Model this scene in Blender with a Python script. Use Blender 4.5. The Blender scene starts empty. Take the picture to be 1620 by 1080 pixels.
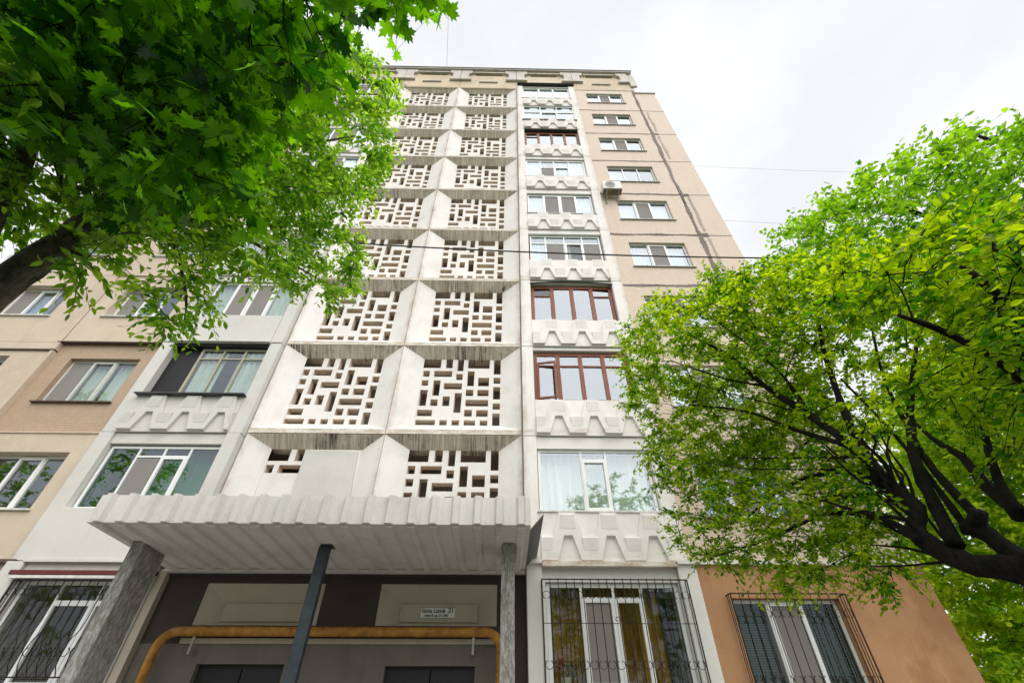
import bpy, math, random
import numpy as np
from mathutils import Matrix, Vector
random.seed(7)
SC = bpy.context.scene
COL = SC.collection
R = math.radians

# ---------------------------------------------------------------- camera
cam_d = bpy.data.cameras.new('camera'); cam = bpy.data.objects.new('camera', cam_d); COL.objects.link(cam)
PITCH, YAW, ROLL = R(40.909), R(0.9685), R(0.07)
fw = Vector((math.sin(YAW)*math.cos(PITCH), math.cos(YAW)*math.cos(PITCH), math.sin(PITCH)))
rt = Vector((math.cos(YAW), -math.sin(YAW), 0)); up = rt.cross(fw)
r2 = rt*math.cos(ROLL)+up*math.sin(ROLL); u2 = up*math.cos(ROLL)-rt*math.sin(ROLL)
m = Matrix((r2, u2, -fw)).transposed().to_4x4(); m.translation = (0, 0, 1.6)
cam.matrix_world = m
cam_d.sensor_fit = 'HORIZONTAL'; cam_d.sensor_width = 36; cam_d.lens = 690/1620*36
cam_d.clip_start = .05; cam_d.clip_end = 2000
SC.camera = cam

# ---------------------------------------------------------------- sky, sun, exposure
SUN_AZ, SUN_EL = R(158), R(48)          # azimuth clockwise from +Y: behind the camera, to the right
W = bpy.data.worlds.new('World'); SC.world = W; W.use_nodes = True
nt = W.node_tree; nt.nodes.clear()
def N(t, **k):
    n = nt.nodes.new(t)
    for a, b in k.items(): setattr(n, a, b)
    return n
wo = N('ShaderNodeOutputWorld'); bg1 = N('ShaderNodeBackground'); bg2 = N('ShaderNodeBackground'); mx = N('ShaderNodeMixShader')
sky = N('ShaderNodeTexSky', sky_type='NISHITA', sun_disc=False, sun_elevation=SUN_EL, sun_rotation=SUN_AZ)
tc = N('ShaderNodeTexCoord'); mp = N('ShaderNodeMapping'); mp.inputs['Scale'].default_value = (1.2, 1.2, 2.4)
nz = N('ShaderNodeTexNoise'); nz.inputs['Scale'].default_value = 2.3; nz.inputs['Detail'].default_value = 5; nz.inputs['Roughness'].default_value = .5
rp = N('ShaderNodeValToRGB'); rp.color_ramp.elements[0].position = .40; rp.color_ramp.elements[0].color = (.445, .453, .461, 1)
rp.color_ramp.elements[1].position = .60; rp.color_ramp.elements[1].color = (.50, .505, .51, 1)
L = nt.links.new
L(tc.outputs['Generated'], mp.inputs['Vector']); L(mp.outputs[0], nz.inputs['Vector']); L(nz.outputs['Fac'], rp.inputs[0])
L(sky.outputs[0], bg1.inputs[0]); bg1.inputs[1].default_value = .1
L(rp.outputs[0], bg2.inputs[0]); bg2.inputs[1].default_value = 1.0
mx.inputs[0].default_value = .94
L(bg1.outputs[0], mx.inputs[1]); L(bg2.outputs[0], mx.inputs[2]); L(mx.outputs[0], wo.inputs[0])
sd = bpy.data.lights.new('sun', 'SUN'); sd.energy = 1.5; sd.angle = R(75); sd.color = (1, .955, .90)
sun = bpy.data.objects.new('sun', sd); COL.objects.link(sun)
sdir = Vector((math.sin(SUN_AZ)*math.cos(SUN_EL), math.cos(SUN_AZ)*math.cos(SUN_EL), math.sin(SUN_EL)))
sun.rotation_euler = sdir.to_track_quat('Z', 'Y').to_euler(); sun.location = sdir*40
vs = SC.view_settings; vs.view_transform = 'Standard'; vs.look = 'None'; vs.exposure = 1.08; vs.gamma = 1
SC.cycles.max_bounces = 8; SC.cycles.transparent_max_bounces = 12
SC.cycles.use_denoising = True

# ---------------------------------------------------------------- materials
class NT:
    def __init__(s, name):
        s.m = bpy.data.materials.new(name); s.m.use_nodes = True; s.t = s.m.node_tree; s.t.nodes.clear()
        s.out = s.n('ShaderNodeOutputMaterial'); s.geo = s.n('ShaderNodeNewGeometry')
    def n(s, t, **k):
        q = s.t.nodes.new(t)
        for a, b in k.items(): setattr(q, a, b)
        return q
    def l(s, a, b): s.t.links.new(a, b)
    def noise(s, scale, det=4, rough=.55, warp=None):
        mp = s.n('ShaderNodeMapping'); mp.inputs['Scale'].default_value = scale if hasattr(scale, '__len__') else (scale,)*3
        s.l(s.geo.outputs['Position'], mp.inputs[0])
        q = s.n('ShaderNodeTexNoise'); q.inputs['Scale'].default_value = 1; q.inputs['Detail'].default_value = det; q.inputs['Roughness'].default_value = rough
        s.l(mp.outputs[0], q.inputs['Vector']); return q.outputs['Fac']
    def ramp(s, f, a, b, ca=(0,0,0,1), cb=(1,1,1,1)):
        q = s.n('ShaderNodeValToRGB'); e = q.color_ramp.elements
        e[0].position = a; e[0].color = ca; e[1].position = b; e[1].color = cb
        s.l(f, q.inputs[0]); return q.outputs[0]
    def mix(s, fac, a, b, mode='MIX'):
        q = s.n('ShaderNodeMix', data_type='RGBA', blend_type=mode)
        for i, v in ((0, fac), (6, a), (7, b)):
            if isinstance(v, (int, float)): q.inputs[i].default_value = v
            elif isinstance(v, tuple): q.inputs[i].default_value = (*v[:3], 1)
            else: s.l(v, q.inputs[i])
        return q.outputs[2]
    def mul(s, a, b):
        q = s.n('ShaderNodeMath', operation='MULTIPLY')
        for i, v in enumerate((a, b)):
            if isinstance(v, (int, float)): q.inputs[i].default_value = v
            else: s.l(v, q.inputs[i])
        return q.outputs[0]
    def bsdf(s, col, rough=.8, bump=None, bs=.3, bd=.01, metal=0, spec=.3):
        q = s.n('ShaderNodeBsdfPrincipled')
        if isinstance(col, tuple): q.inputs['Base Color'].default_value = (*col[:3], 1)
        else: s.l(col, q.inputs['Base Color'])
        q.inputs['Roughness'].default_value = rough; q.inputs['Metallic'].default_value = metal; q.inputs['Specular IOR Level'].default_value = spec
        if bump is not None:
            b = s.n('ShaderNodeBump'); b.inputs['Strength'].default_value = bs; b.inputs['Distance'].default_value = bd
            s.l(bump, b.inputs['Height']); s.l(b.outputs[0], q.inputs['Normal'])
        s.l(q.outputs[0], s.out.inputs[0]); return q
M = {}
def wall_mat(name, col, dirt=(.25, .21, .17), dirt_amt=.35, streak=.3, rough=.85, var=.12, lo=.5, hi=.78, grain=60, joints=False, patch=0):
    t = NT(name)
    big = t.noise(.7, 5)
    c = t.mix(t.ramp(big, .3, .7), tuple(v*(1-var) for v in col), tuple(min(1, v*(1+var*.5)) for v in col))
    st = t.ramp(t.noise((9, 9, .7), 5, .65), lo, hi)
    pt = t.ramp(t.noise(1.6, 6, .65), .5, .72)
    c = t.mix(t.mul(st, streak), c, dirt)
    c = t.mix(t.mul(pt, dirt_amt), c, dirt)
    if patch:
        c = t.mix(t.mul(t.ramp(t.noise((.9, .9, .6), 7, .6), .50, .555), patch), c, dirt)
        c = t.mix(t.mul(t.ramp(t.noise((2.1, 2.1, .9), 6, .7), .56, .62), patch*.5), c, tuple(min(1, v*1.35) for v in col))
    if joints:      # brown run-off along the joints between the precast bays
        sp = t.n('ShaderNodeSeparateXYZ'); t.l(t.geo.outputs['Position'], sp.inputs[0])
        for out, off, per, wd, amt in ((0, 2.91, 1.66, .16, .8), (2, -4.03, 1.4, .10, .55)):
            ad = t.n('ShaderNodeMath', operation='ADD'); ad.inputs[1].default_value = off; t.l(sp.outputs[out], ad.inputs[0])
            pp = t.n('ShaderNodeMath', operation='PINGPONG'); pp.inputs[1].default_value = per; t.l(ad.outputs[0], pp.inputs[0])
            msk = t.ramp(pp.outputs[0], 0, wd, (1, 1, 1, 1), (0, 0, 0, 1)); nn = t.ramp(t.noise((3, 3, 1.4) if out == 0 else (2, 2, 4), 6, .7), .40, .66)
            c = t.mix(t.mul(t.mul(msk, nn), amt), c, (.40, .30, .23))
    fine = t.noise(grain, 3, .7)
    c = t.mix(.22, c, t.ramp(fine, .25, .75, (.55, .55, .55, 1), (1.25, 1.25, 1.25, 1)), 'MULTIPLY')
    t.bsdf(c, rough, fine, .35, .006); M[name] = t.m
wall_mat('white_concrete', (.82, .79, .765), (.52, .44, .37), .32, .15, var=.06, joints=True)
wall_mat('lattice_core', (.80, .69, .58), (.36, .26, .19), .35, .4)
wall_mat('white_clean', (.79, .775, .76), (.5, .47, .44), .18, .10, var=.05)
wall_mat('canopy_paint', (.76, .735, .715), (.33, .29, .25), .3, .22, var=.08, grain=45)
wall_mat('plaster_beige', (.60, .50, .40), (.44, .35, .27), .25, .2, var=.07, patch=.25)
wall_mat('plaster_grey', (.64, .625, .595), (.42, .40, .36), .25, .15, var=.06)
wall_mat('stucco_orange', (.50, .272, .145), (.36, .165, .085), .65, .25, var=.15, grain=40, patch=.5)
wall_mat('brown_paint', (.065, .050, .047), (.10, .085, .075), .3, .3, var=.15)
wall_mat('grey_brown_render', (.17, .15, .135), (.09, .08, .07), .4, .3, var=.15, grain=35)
wall_mat('beige_panel', (.52, .46, .38), (.33, .29, .23), .25, .2)
wall_mat('attic_beige', (.66, .55, .41), (.40, .33, .26), .4, .4)
wall_mat('attic_concrete', (.64, .60, .55), (.24, .21, .18), .5, .4)
wall_mat('interior', (.60, .53, .46), (.2, .17, .14), .3, .3)
wall_mat('sealant', (.23, .19, .175), (.12, .10, .09), .6, .3, var=.3)
wall_mat('sealant_faded', (.47, .40, .36), (.3, .25, .23), .6, .3, var=.2)
def soffit_mat():
    t = NT('stained_soffit')
    s1 = t.ramp(t.noise((22, 1.5, .4), 4, .65), .38, .62)
    s2 = t.ramp(t.noise((48, 1.5, .5), 3, .6), .60, .70)
    pa = t.ramp(t.noise(.9, 6, .7), .44, .60)
    c = t.mix(s1, (.46, .385, .31), (.72, .65, .56))
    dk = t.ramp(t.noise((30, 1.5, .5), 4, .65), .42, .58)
    sp = t.n('ShaderNodeSeparateXYZ'); t.l(t.geo.outputs['Position'], sp.inputs[0])      # the dark stain streaks weaken with height
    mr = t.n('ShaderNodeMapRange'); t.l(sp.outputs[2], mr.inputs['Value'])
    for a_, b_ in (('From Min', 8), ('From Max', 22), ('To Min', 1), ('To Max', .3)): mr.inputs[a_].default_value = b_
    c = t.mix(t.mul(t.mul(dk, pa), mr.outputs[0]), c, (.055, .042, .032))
    c = t.mix(t.mul(s2, .75), c, (.66, .62, .56))
    rst = t.ramp(t.noise((5, 5, 3), 4, .6), .62, .78)
    c = t.mix(t.mul(rst, .5), c, (.30, .17, .08))
    t.bsdf(c, .9, t.noise(40, 3), .4, .008); M['stained_soffit'] = t.m
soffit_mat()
def rim_mat():
    t = NT('stained_rim')
    pa = t.ramp(t.noise((2.2, 2, 6), 6, .7), .42, .66)
    ru = t.ramp(t.noise((4, 4, 9), 5, .7), .5, .68)
    c = t.mix(t.mul(pa, .75), (.74, .70, .64), (.42, .34, .255))
    c = t.mix(t.mul(ru, .7), c, (.36, .20, .10))
    t.bsdf(c, .9, t.noise(30, 4), .5, .01); M['stained_rim'] = t.m
rim_mat()
def tile_mat(name, col, grout, sz, var):
    t = NT(name)
    sp = t.n('ShaderNodeSeparateXYZ'); t.l(t.geo.outputs['Position'], sp.inputs[0])
    cb = t.n('ShaderNodeCombineXYZ'); t.l(sp.outputs[0], cb.inputs[0]); t.l(sp.outputs[2], cb.inputs[1])
    b = t.n('ShaderNodeTexBrick'); b.offset = 0; b.squash = 1
    b.inputs['Scale'].default_value = 1; b.inputs['Brick Width'].default_value = sz; b.inputs['Row Height'].default_value = sz; b.inputs['Mortar Size'].default_value = sz*.09; b.inputs['Mortar Smooth'].default_value = .3
    b.inputs['Color1'].default_value = (*col, 1); b.inputs['Color2'].default_value = (*[v*(1-var) for v in col], 1); b.inputs['Mortar'].default_value = (*grout, 1)
    t.l(cb.outputs[0], b.inputs['Vector'])
    c = b.outputs['Color']
    c = t.mix(t.mul(t.ramp(t.noise(.55, 5), .45, .7), .35), c, tuple(v*.8 for v in col))
    c = t.mix(t.mul(t.ramp(t.noise((6, 6, .4), 5, .65), .52, .75), .3), c, (.40, .33, .28))
    iv = t.n('ShaderNodeInvert'); t.l(b.outputs['Fac'], iv.inputs[1])
    t.bsdf(c, .6, iv.outputs[0], .5, .004); M[name] = t.m
tile_mat('tile_beige', (.72, .595, .49), (.46, .36, .29), .056, .10)
tile_mat('tile_ochre', (.44, .30, .20), (.56, .46, .36), .062, .16)
def plain(name, col, rough=.5, metal=0, nscale=8, var=.25, spec=.4):
    t = NT(name); c = t.mix(t.ramp(t.noise(nscale, 5, .6), .3, .7), tuple(v*(1-var) for v in col), tuple(min(1, v*(1+var*.4)) for v in col))
    t.bsdf(c, rough, t.noise(50, 3), .12, .003, metal, spec); M[name] = t.m
plain('upvc', (.82, .83, .83), .35, var=.06)
plain('upvc_grey', (.60, .61, .58), .45, var=.1)
plain('wood_brown', (.25, .075, .034), .55, nscale=(30, 30, 3), var=.5)
plain('wood_pale', (.45, .42, .33), .6, nscale=(30, 30, 3), var=.25)
plain('black_metal', (.02, .02, .022), .5, .3)
plain('dark_sheet', (.085, .085, .088), .55, .2)
plain('zinc_sill', (.36, .36, .35), .5, .4)
plain('white_sill', (.68, .67, .64), .6)
plain('brown_sill', (.10, .065, .05), .6)
plain('rust_sill', (.38, .17, .07), .7)
plain('gas_yellow', (.46, .215, .035), .6, nscale=7, var=.55)
plain('steel_blue', (.060, .072, .092), .42, .25, nscale=6, var=.35)
plain('iron', (.017, .015, .014), .6, .2)
plain('door_black', (.012, .012, .016), .5)
plain('sign_white', (.74, .74, .72), .4, var=.05)
plain('ink', (.012, .012, .014), .5)
plain('red_beam', (.13, .022, .02), .5)
plain('ac_white', (.72, .71, .68), .45, var=.08)
plain('ac_base', (.24, .20, .12), .7, var=.4)
plain('fan_grey', (.20, .20, .20), .5)
plain('felt', (.06, .056, .055), .9)
plain('curtain_white', (.72, .72, .69), .9, var=.05)
plain('curtain_gold', (.50, .30, .06), .9, nscale=(16, 4, 1.0), var=.75)
plain('curtain_grey', (.74, .75, .71), .9, nscale=(12, 4, .8), var=.25)
plain('blind_green', (.025, .12, .075), .6, var=.3)
plain('petal', (.55, .10, .12), .7)
plain('pot_white', (.7, .7, .7), .5)
plain('indoor_leaf', (.02, .08, .015), .6)
plain('cable', (.012, .012, .013), .6)
plain('cable_grey', (.50, .51, .53), .6)
plain('pavers', (.42, .39, .36), .9, nscale=2, var=.25)
plain('soil_grass', (.05, .085, .025), .95, nscale=3, var=.5)
plain('asphalt', (.06, .06, .06), .9, nscale=4, var=.3)
def pylon_mat():
    t = NT('peeling_concrete')
    w = t.n('ShaderNodeTexWave'); 
    a = t.ramp(t.noise((34, 34, 8), 6, .8), .45, .57)
    mo = t.ramp(t.noise(1.1, 4), .42, .66)
    g = t.ramp(t.noise((9, 9, 4), 5, .7), .5, .68)
    c = t.mix(a, (.22, .21, .195), (.46, .45, .44))
    c = t.mix(t.mul(t.mul(g, mo), .6), c, (.12, .13, .07))
    t.bsdf(c, .9, a, .4, .008); M['peeling_concrete'] = t.m
pylon_mat()
def glass_mat(name, tint, base_refl, ior=1.6, rough=.015):
    t = NT(name)
    fr = t.n('ShaderNodeFresnel'); fr.inputs['IOR'].default_value = ior
    mr = t.n('ShaderNodeMapRange'); mr.inputs['To Min'].default_value = base_refl; mr.inputs['To Max'].default_value = 1
    t.l(fr.outputs[0], mr.inputs['Value'])
    tr = t.n('ShaderNodeBsdfTransparent'); tr.inputs[0].default_value = (*tint, 1)
    gl = t.n('ShaderNodeBsdfGlossy'); gl.inputs['Roughness'].default_value = rough; gl.inputs['Color'].default_value = (.80, .88, .97, 1)
    b = t.n('ShaderNodeBump'); b.inputs['Strength'].default_value = .05; b.inputs['Distance'].default_value = .01
    t.l(t.noise(1.6, 2), b.inputs['Height']); t.l(b.outputs[0], gl.inputs['Normal'])
    m2 = t.n('ShaderNodeMixShader'); fb = t.n('ShaderNodeMath', operation='SUBTRACT'); fb.inputs[0].default_value = 1; t.l(t.geo.outputs['Backfacing'], fb.inputs[1])
    t.l(t.mul(mr.outputs[0], fb.outputs[0]), m2.inputs[0]); t.l(tr.outputs[0], m2.inputs[1]); t.l(gl.outputs[0], m2.inputs[2])
    t.l(m2.outputs[0], t.out.inputs[0]); M[name] = t.m
glass_mat('glass', (.86, .91, .89), .10, 1.9)
glass_mat('glass_bright', (.74, .81, .86), .13, 1.9)
glass_mat('glass_dark', (.82, .82, .76), .02, 1.5)
glass_mat('glass_green', (.50, .68, .58), .1, 1.8)
def screen_mat():
    t = NT('insect_screen')
    d = t.n('ShaderNodeBsdfDiffuse'); d.inputs[0].default_value = (.36, .335, .32, 1)
    tr = t.n('ShaderNodeBsdfTransparent'); m2 = t.n('ShaderNodeMixShader'); m2.inputs[0].default_value = .55
    t.l(tr.outputs[0], m2.inputs[1]); t.l(d.outputs[0], m2.inputs[2]); t.l(m2.outputs[0], t.out.inputs[0]); M['insect_screen'] = t.m
screen_mat()
def leaf_mat(name, dark, light, per_object=False, trans=.62, up=.8):
    t = NT(name)
    if per_object:
        q = t.n('ShaderNodeObjectInfo').outputs['Random']
    else:
        q = t.n('ShaderNodeAttribute', attribute_name='var').outputs['Fac']
    c = t.ramp(q, .1, .95, (*dark, 1), (*light, 1))
    d = t.n('ShaderNodeBsdfPrincipled'); t.l(t.mix(1.0, c, (up, up, up), 'MULTIPLY'), d.inputs['Base Color']); d.inputs['Roughness'].default_value = .38; d.inputs['Specular IOR Level'].default_value = .5
    tl = t.n('ShaderNodeBsdfTranslucent')
    c2 = t.mix(1.0, c, (1.9, 1.6, .5), 'MULTIPLY'); t.l(c2, tl.inputs[0])
    m2 = t.n('ShaderNodeMixShader'); m2.inputs[0].default_value = trans
    t.l(d.outputs[0], m2.inputs[1]); t.l(tl.outputs[0], m2.inputs[2]); t.l(m2.outputs[0], t.out.inputs[0]); M[name] = t.m
for nm, dk, lt in (('maple', (.012, .10, .002), (.19, .55, .014)), ('walnut', (.075, .26, .016), (.34, .62, .07)), ('plum', (.05, .22, .005), (.40, .60, .012)), ('linden', (.07, .24, .010), (.24, .50, .03)), ('hedge', (.20, .44, .02), (.55, .72, .08))):
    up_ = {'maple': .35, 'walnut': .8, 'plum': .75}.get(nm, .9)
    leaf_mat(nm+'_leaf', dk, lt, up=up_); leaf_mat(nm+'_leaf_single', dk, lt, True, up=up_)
def bark(name, lo, hi):
    t = NT(name)
    n1 = t.noise((22, 22, 9), 6, .75); n2 = t.noise(5, 5, .6)
    c = t.mix(t.ramp(n1, .38, .66), lo, hi); c = t.mix(t.mul(t.ramp(n2, .55, .72), .5), c, tuple(v*1.5+.01 for v in hi))
    t.bsdf(c, .95, n1, 1.0, .04); M[name] = t.m
bark('bark_dark', (.006, .005, .0045), (.030, .024, .020)); bark('bark_grey', (.06, .05, .042), (.23, .20, .17))
# ---------------------------------------------------------------- mesh helpers
class MB:
    def __init__(s): s.v = []; s.f = []; s.mi = []
    def quad(s, *p, mi=0):
        b = len(s.v); s.v += [tuple(q) for q in p]; s.f.append(tuple(range(b, b+len(p)))); s.mi.append(mi); return s
    def box(s, x0, x1, y0, y1, z0, z1, mi=0):
        b = len(s.v); s.v += [(x, y, z) for z in (z0, z1) for y in (y0, y1) for x in (x0, x1)]
        for q in ((0,2,3,1),(4,5,7,6),(0,1,5,4),(2,6,7,3),(0,4,6,2),(1,3,7,5)): s.f.append(tuple(b+i for i in q)); s.mi.append(mi)
        return s
    def tube(s, pts, rad, n=6, mi=0, cap=True):
        pts = [Vector(p) for p in pts]; k = len(pts); rad = rad if hasattr(rad, '__len__') else [rad]*k
        b = len(s.v); prev = None
        for i in range(k):
            d = (pts[min(i+1, k-1)]-pts[max(i-1, 0)]).normalized()
            if prev is None: a = d.orthogonal().normalized()
            else: a = (prev-d*prev.dot(d)).normalized()
            prev = a; c = d.cross(a)
            for j in range(n):
                t = 2*math.pi*j/n; s.v.append(tuple(pts[i]+(a*math.cos(t)+c*math.sin(t))*rad[i]))
        for i in range(k-1):
            for j in range(n):
                s.f.append((b+i*n+j, b+i*n+(j+1) % n, b+(i+1)*n+(j+1) % n, b+(i+1)*n+j)); s.mi.append(mi)
        if cap:
            s.f.append(tuple(b+j for j in reversed(range(n)))); s.mi.append(mi); s.f.append(tuple(b+(k-1)*n+j for j in range(n))); s.mi.append(mi)
        return s
    def prism(s, poly, y0, y1, mi=0):
        """polygon in x,z (counter-clockwise seen from -y), extruded from y0 (front) to y1"""
        b = len(s.v); n = len(poly)
        s.v += [(x, y0, z) for x, z in poly]+[(x, y1, z) for x, z in poly]
        s.f.append(tuple(range(b, b+n))); s.mi.append(mi); s.f.append(tuple(b+n+i for i in reversed(range(n)))); s.mi.append(mi)
        for i in range(n):
            j = (i+1) % n; s.f.append((b+i, b+n+i, b+n+j, b+j)); s.mi.append(mi)
        return s
    def perf(s, x0, x1, z0, z1, holes, y, th, mi=0, ms=None):
        ms = mi if ms is None else ms
        xs = sorted({x0, x1, *[min(max(v, x0), x1) for h in holes for v in h[:2]]}); zs = sorted({z0, z1, *[min(max(v, z0), z1) for h in holes for v in h[2:]]})
        nx, nz = len(xs)-1, len(zs)-1
        sol = [[not any(h[0] <= (xs[i]+xs[i+1])/2 <= h[1] and h[2] <= (zs[j]+zs[j+1])/2 <= h[3] for h in holes) for j in range(nz)] for i in range(nx)]
        S = lambda i, j: 0 <= i < nx and 0 <= j < nz and sol[i][j]
        y1 = y+th
        for i in range(nx):
            for j in range(nz):
                if not sol[i][j]: continue
                a, b_, c, d = xs[i], xs[i+1], zs[j], zs[j+1]
                s.quad((a, y, c), (b_, y, c), (b_, y, d), (a, y, d), mi=mi); s.quad((a, y1, c), (a, y1, d), (b_, y1, d), (b_, y1, c), mi=mi)
                if not S(i-1, j): s.quad((a, y, c), (a, y, d), (a, y1, d), (a, y1, c), mi=ms)
                if not S(i+1, j): s.quad((b_, y, c), (b_, y1, c), (b_, y1, d), (b_, y, d), mi=ms)
                if not S(i, j-1): s.quad((a, y, c), (a, y1, c), (b_, y1, c), (b_, y, c), mi=ms)
                if not S(i, j+1): s.quad((a, y, d), (b_, y, d), (b_, y1, d), (a, y1, d), mi=ms)
        return s
    def mesh(s, name, mats):
        me = bpy.data.meshes.new(name); me.from_pydata(s.v, [], s.f)
        for q in (mats if isinstance(mats, (list, tuple)) else [mats]): me.materials.append(M[q])
        me.polygons.foreach_set('material_index', s.mi); me.update(); return me
    def obj(s, name, mats, parent=None, bevel=0, smooth=False):
        o = bpy.data.objects.new(name, s.mesh(name, mats)); COL.objects.link(o); o.parent = parent
        if smooth: o.data.polygons.foreach_set('use_smooth', [True]*len(o.data.polygons))
        if bevel:
            import bmesh
            bm = bmesh.new(); bm.from_mesh(o.data); bmesh.ops.remove_doubles(bm, verts=bm.verts, dist=1e-5)
            bmesh.ops.bevel(bm, geom=bm.edges[:], offset=bevel, segments=1, affect='EDGES', clamp_overlap=True); bm.to_mesh(o.data); bm.free()
        return o
def copy(me_obj, loc, parent):
    o = bpy.data.objects.new(me_obj.name.split('.')[0], me_obj.data); COL.objects.link(o); o.location = loc; o.parent = parent; return o
def thing(name, label, cat, loc=(0, 0, 0), group=None):
    o = bpy.data.objects.new(name, None); COL.objects.link(o); o.location = loc; o.empty_display_size = .2
    o['label'] = label; o['category'] = cat
    if group: o['group'] = group
    return o
def tag(o, label, cat, group=None):
    o['label'] = label; o['category'] = cat
    if group: o['group'] = group
    return o
def struct(o): o['kind'] = 'structure'; return o

# ---------------------------------------------------------------- ground
struct(MB().quad((-400, -400, -.02), (400, -400, -.02), (400, 400, -.02), (-400, 400, -.02)).obj('ground', 'soil_grass'))
struct(MB().box(-60, 60, -4, 4.6, -.3, 0).obj('road', 'asphalt'))
struct(MB().box(-60, 60, 4.605, 9.9, -.3, .12).obj('pavement', 'pavers', bevel=.01))

# ---------------------------------------------------------------- apartment building
BLD = thing('apartment_building', 'ten storey panel apartment block with white concrete lattice screens and beige tiled walls', 'building', (0, 0, 0))
F0, FH = 4.03, 2.8
Z = lambda k: F0+FH*k
NB = 9
XL, XR = -15.9, 8.3
# rooms behind the facade: slabs, back wall, partitions
for k in range(-1, 10):
    MB().box(XL+.1, XR-.2 if k < 9 else 7.2, 9.83, 12.0, Z(k)-.13, Z(k)+.05).obj('floor_slab', 'interior', BLD)
MB().box(XL+.1, XR-.2, 11.4, 12.0, -.2, Z(9)-.14).obj('inner_wall', 'interior', BLD)
for x in (-12.4, -9.38, -6.42, .58, 3.52, 7.0):
    MB().box(x-.06, x+.06, 9.85, 11.39, 0, Z(9)-.14).obj('partition_wall', 'interior', BLD)
MB().box(XL+.1, 7.2, 12.001, 22, -.2, Z(9)+1.9).obj('rear_block', 'plaster_beige', BLD)
MB().box(7.2, XR, 9.9, 22, -.2, Z(9)-.5).obj('end_block', 'tile_beige', BLD)

# --- lattice bays -------------------------------------------------
HOLES = [(.6,1.08,2.2,2.5),(1.22,1.41,2.2,2.5),(1.55,1.72,2.1,2.5),(1.84,2.45,2.2,2.5),(2.57,2.76,2.0,2.5),(.62,.8,1.9,2.1),(.92,1.42,1.9,2.1),(1.54,1.72,1.8,2.0),(1.85,2.04,1.6,2.1),(2.15,2.45,1.6,1.88),(2.57,2.76,1.69,1.89),(.62,.8,1.6,1.78),(.94,1.13,1.28,1.78),(1.23,1.72,1.49,1.69),(.62,.82,.96,1.46),(1.84,2.04,1.28,1.48),(2.15,2.45,1.28,1.48),(2.57,2.76,1.18,1.58),(.93,1.12,.96,1.16),(1.24,1.43,.96,1.26),(1.55,1.74,.76,1.37),(1.85,2.45,.96,1.16),(2.57,2.76,.87,1.06),(.62,1.01,.65,.84),(1.84,2.04,.65,.85),(2.15,2.45,.65,.85),(.62,1.12,.39,.54),(1.23,1.42,.39,.54),(1.54,1.73,.39,.54),(1.85,2.14,.39,.54),(2.26,2.45,.39,.54),(2.57,2.76,.39,.75)]
BW = 3.32; IX0, IX1, IZ0, IZ1, RD, RS = .60, 2.78, .37, 2.5, .25, .13
def bay_mesh():
    b = MB(); e = .012
    X0, X1, Z1 = e, BW-e, FH-.012
    # front rim strip below, splayed faces, all 0.25 deep
    b.quad((X0,0,0),(X1,0,0),(X1,0,RS),(X0,0,RS), mi=1)
    b.quad((X0,0,0),(X0,.3,0),(X1,.3,0),(X1,0,0), mi=1)
    b.quad((X0,0,RS),(X1,0,RS),(IX1,RD,IZ0),(IX0,RD,IZ0), mi=0)
    b.quad((X0,0,RS),(IX0,RD,IZ0),(IX0,RD,IZ1),(X0,0,Z1), mi=0)
    b.quad((X1,0,RS),(X1,0,Z1),(IX1,RD,IZ1),(IX1,RD,IZ0), mi=0)
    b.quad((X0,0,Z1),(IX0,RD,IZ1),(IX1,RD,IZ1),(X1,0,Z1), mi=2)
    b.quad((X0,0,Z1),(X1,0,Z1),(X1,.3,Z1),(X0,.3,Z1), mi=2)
    b.quad((X0,0,RS),(X0,0,Z1),(X0,.3,Z1),(X0,.3,0),(X0,0,0), mi=0); b.quad((X1,0,0),(X1,.3,0),(X1,.3,Z1),(X1,0,Z1),(X1,0,RS), mi=0)
    # soffit return behind the lattice top
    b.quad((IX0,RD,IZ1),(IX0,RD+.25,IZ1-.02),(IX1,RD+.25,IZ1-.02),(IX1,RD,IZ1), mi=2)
    return b
bay0 = lat0 = None
for bx, side in ((-2.91, 'right'), (-6.23, 'left')):
    for k in range(NB):
        if bay0 is None:
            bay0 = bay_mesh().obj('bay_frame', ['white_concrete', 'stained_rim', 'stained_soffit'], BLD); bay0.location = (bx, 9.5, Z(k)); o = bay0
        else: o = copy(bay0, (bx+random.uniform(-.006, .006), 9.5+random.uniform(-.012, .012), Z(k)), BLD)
        if side == 'left' and k == 0:
            hs = [h for h in HOLES if h[0] < 1.5 and h[1] < 1.45 and h[3] > 1.95]
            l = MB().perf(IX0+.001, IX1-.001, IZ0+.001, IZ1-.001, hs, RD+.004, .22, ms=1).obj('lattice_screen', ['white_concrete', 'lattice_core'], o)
            l['label'] = 'lattice screen mostly closed with a plain slab'
            MB().prism([(1.45, .2), (2.84, .2), (2.70, 2.42), (1.45, 2.46)], RD-.05, RD+.003).obj('cover_slab', 'plaster_grey', o)
        elif lat0 is None:
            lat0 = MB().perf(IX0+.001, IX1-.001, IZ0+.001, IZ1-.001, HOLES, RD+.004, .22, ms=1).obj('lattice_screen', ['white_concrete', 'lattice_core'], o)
        else: copy(lat0, (0, 0, 0), o)
# joint strips between bays
for x in (-6.23, -2.91, .41):
    MB().box(x-.011, x+.011, 9.512, 9.8, Z(0), Z(9)).obj('joint_strip', 'sealant_faded', BLD)

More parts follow.
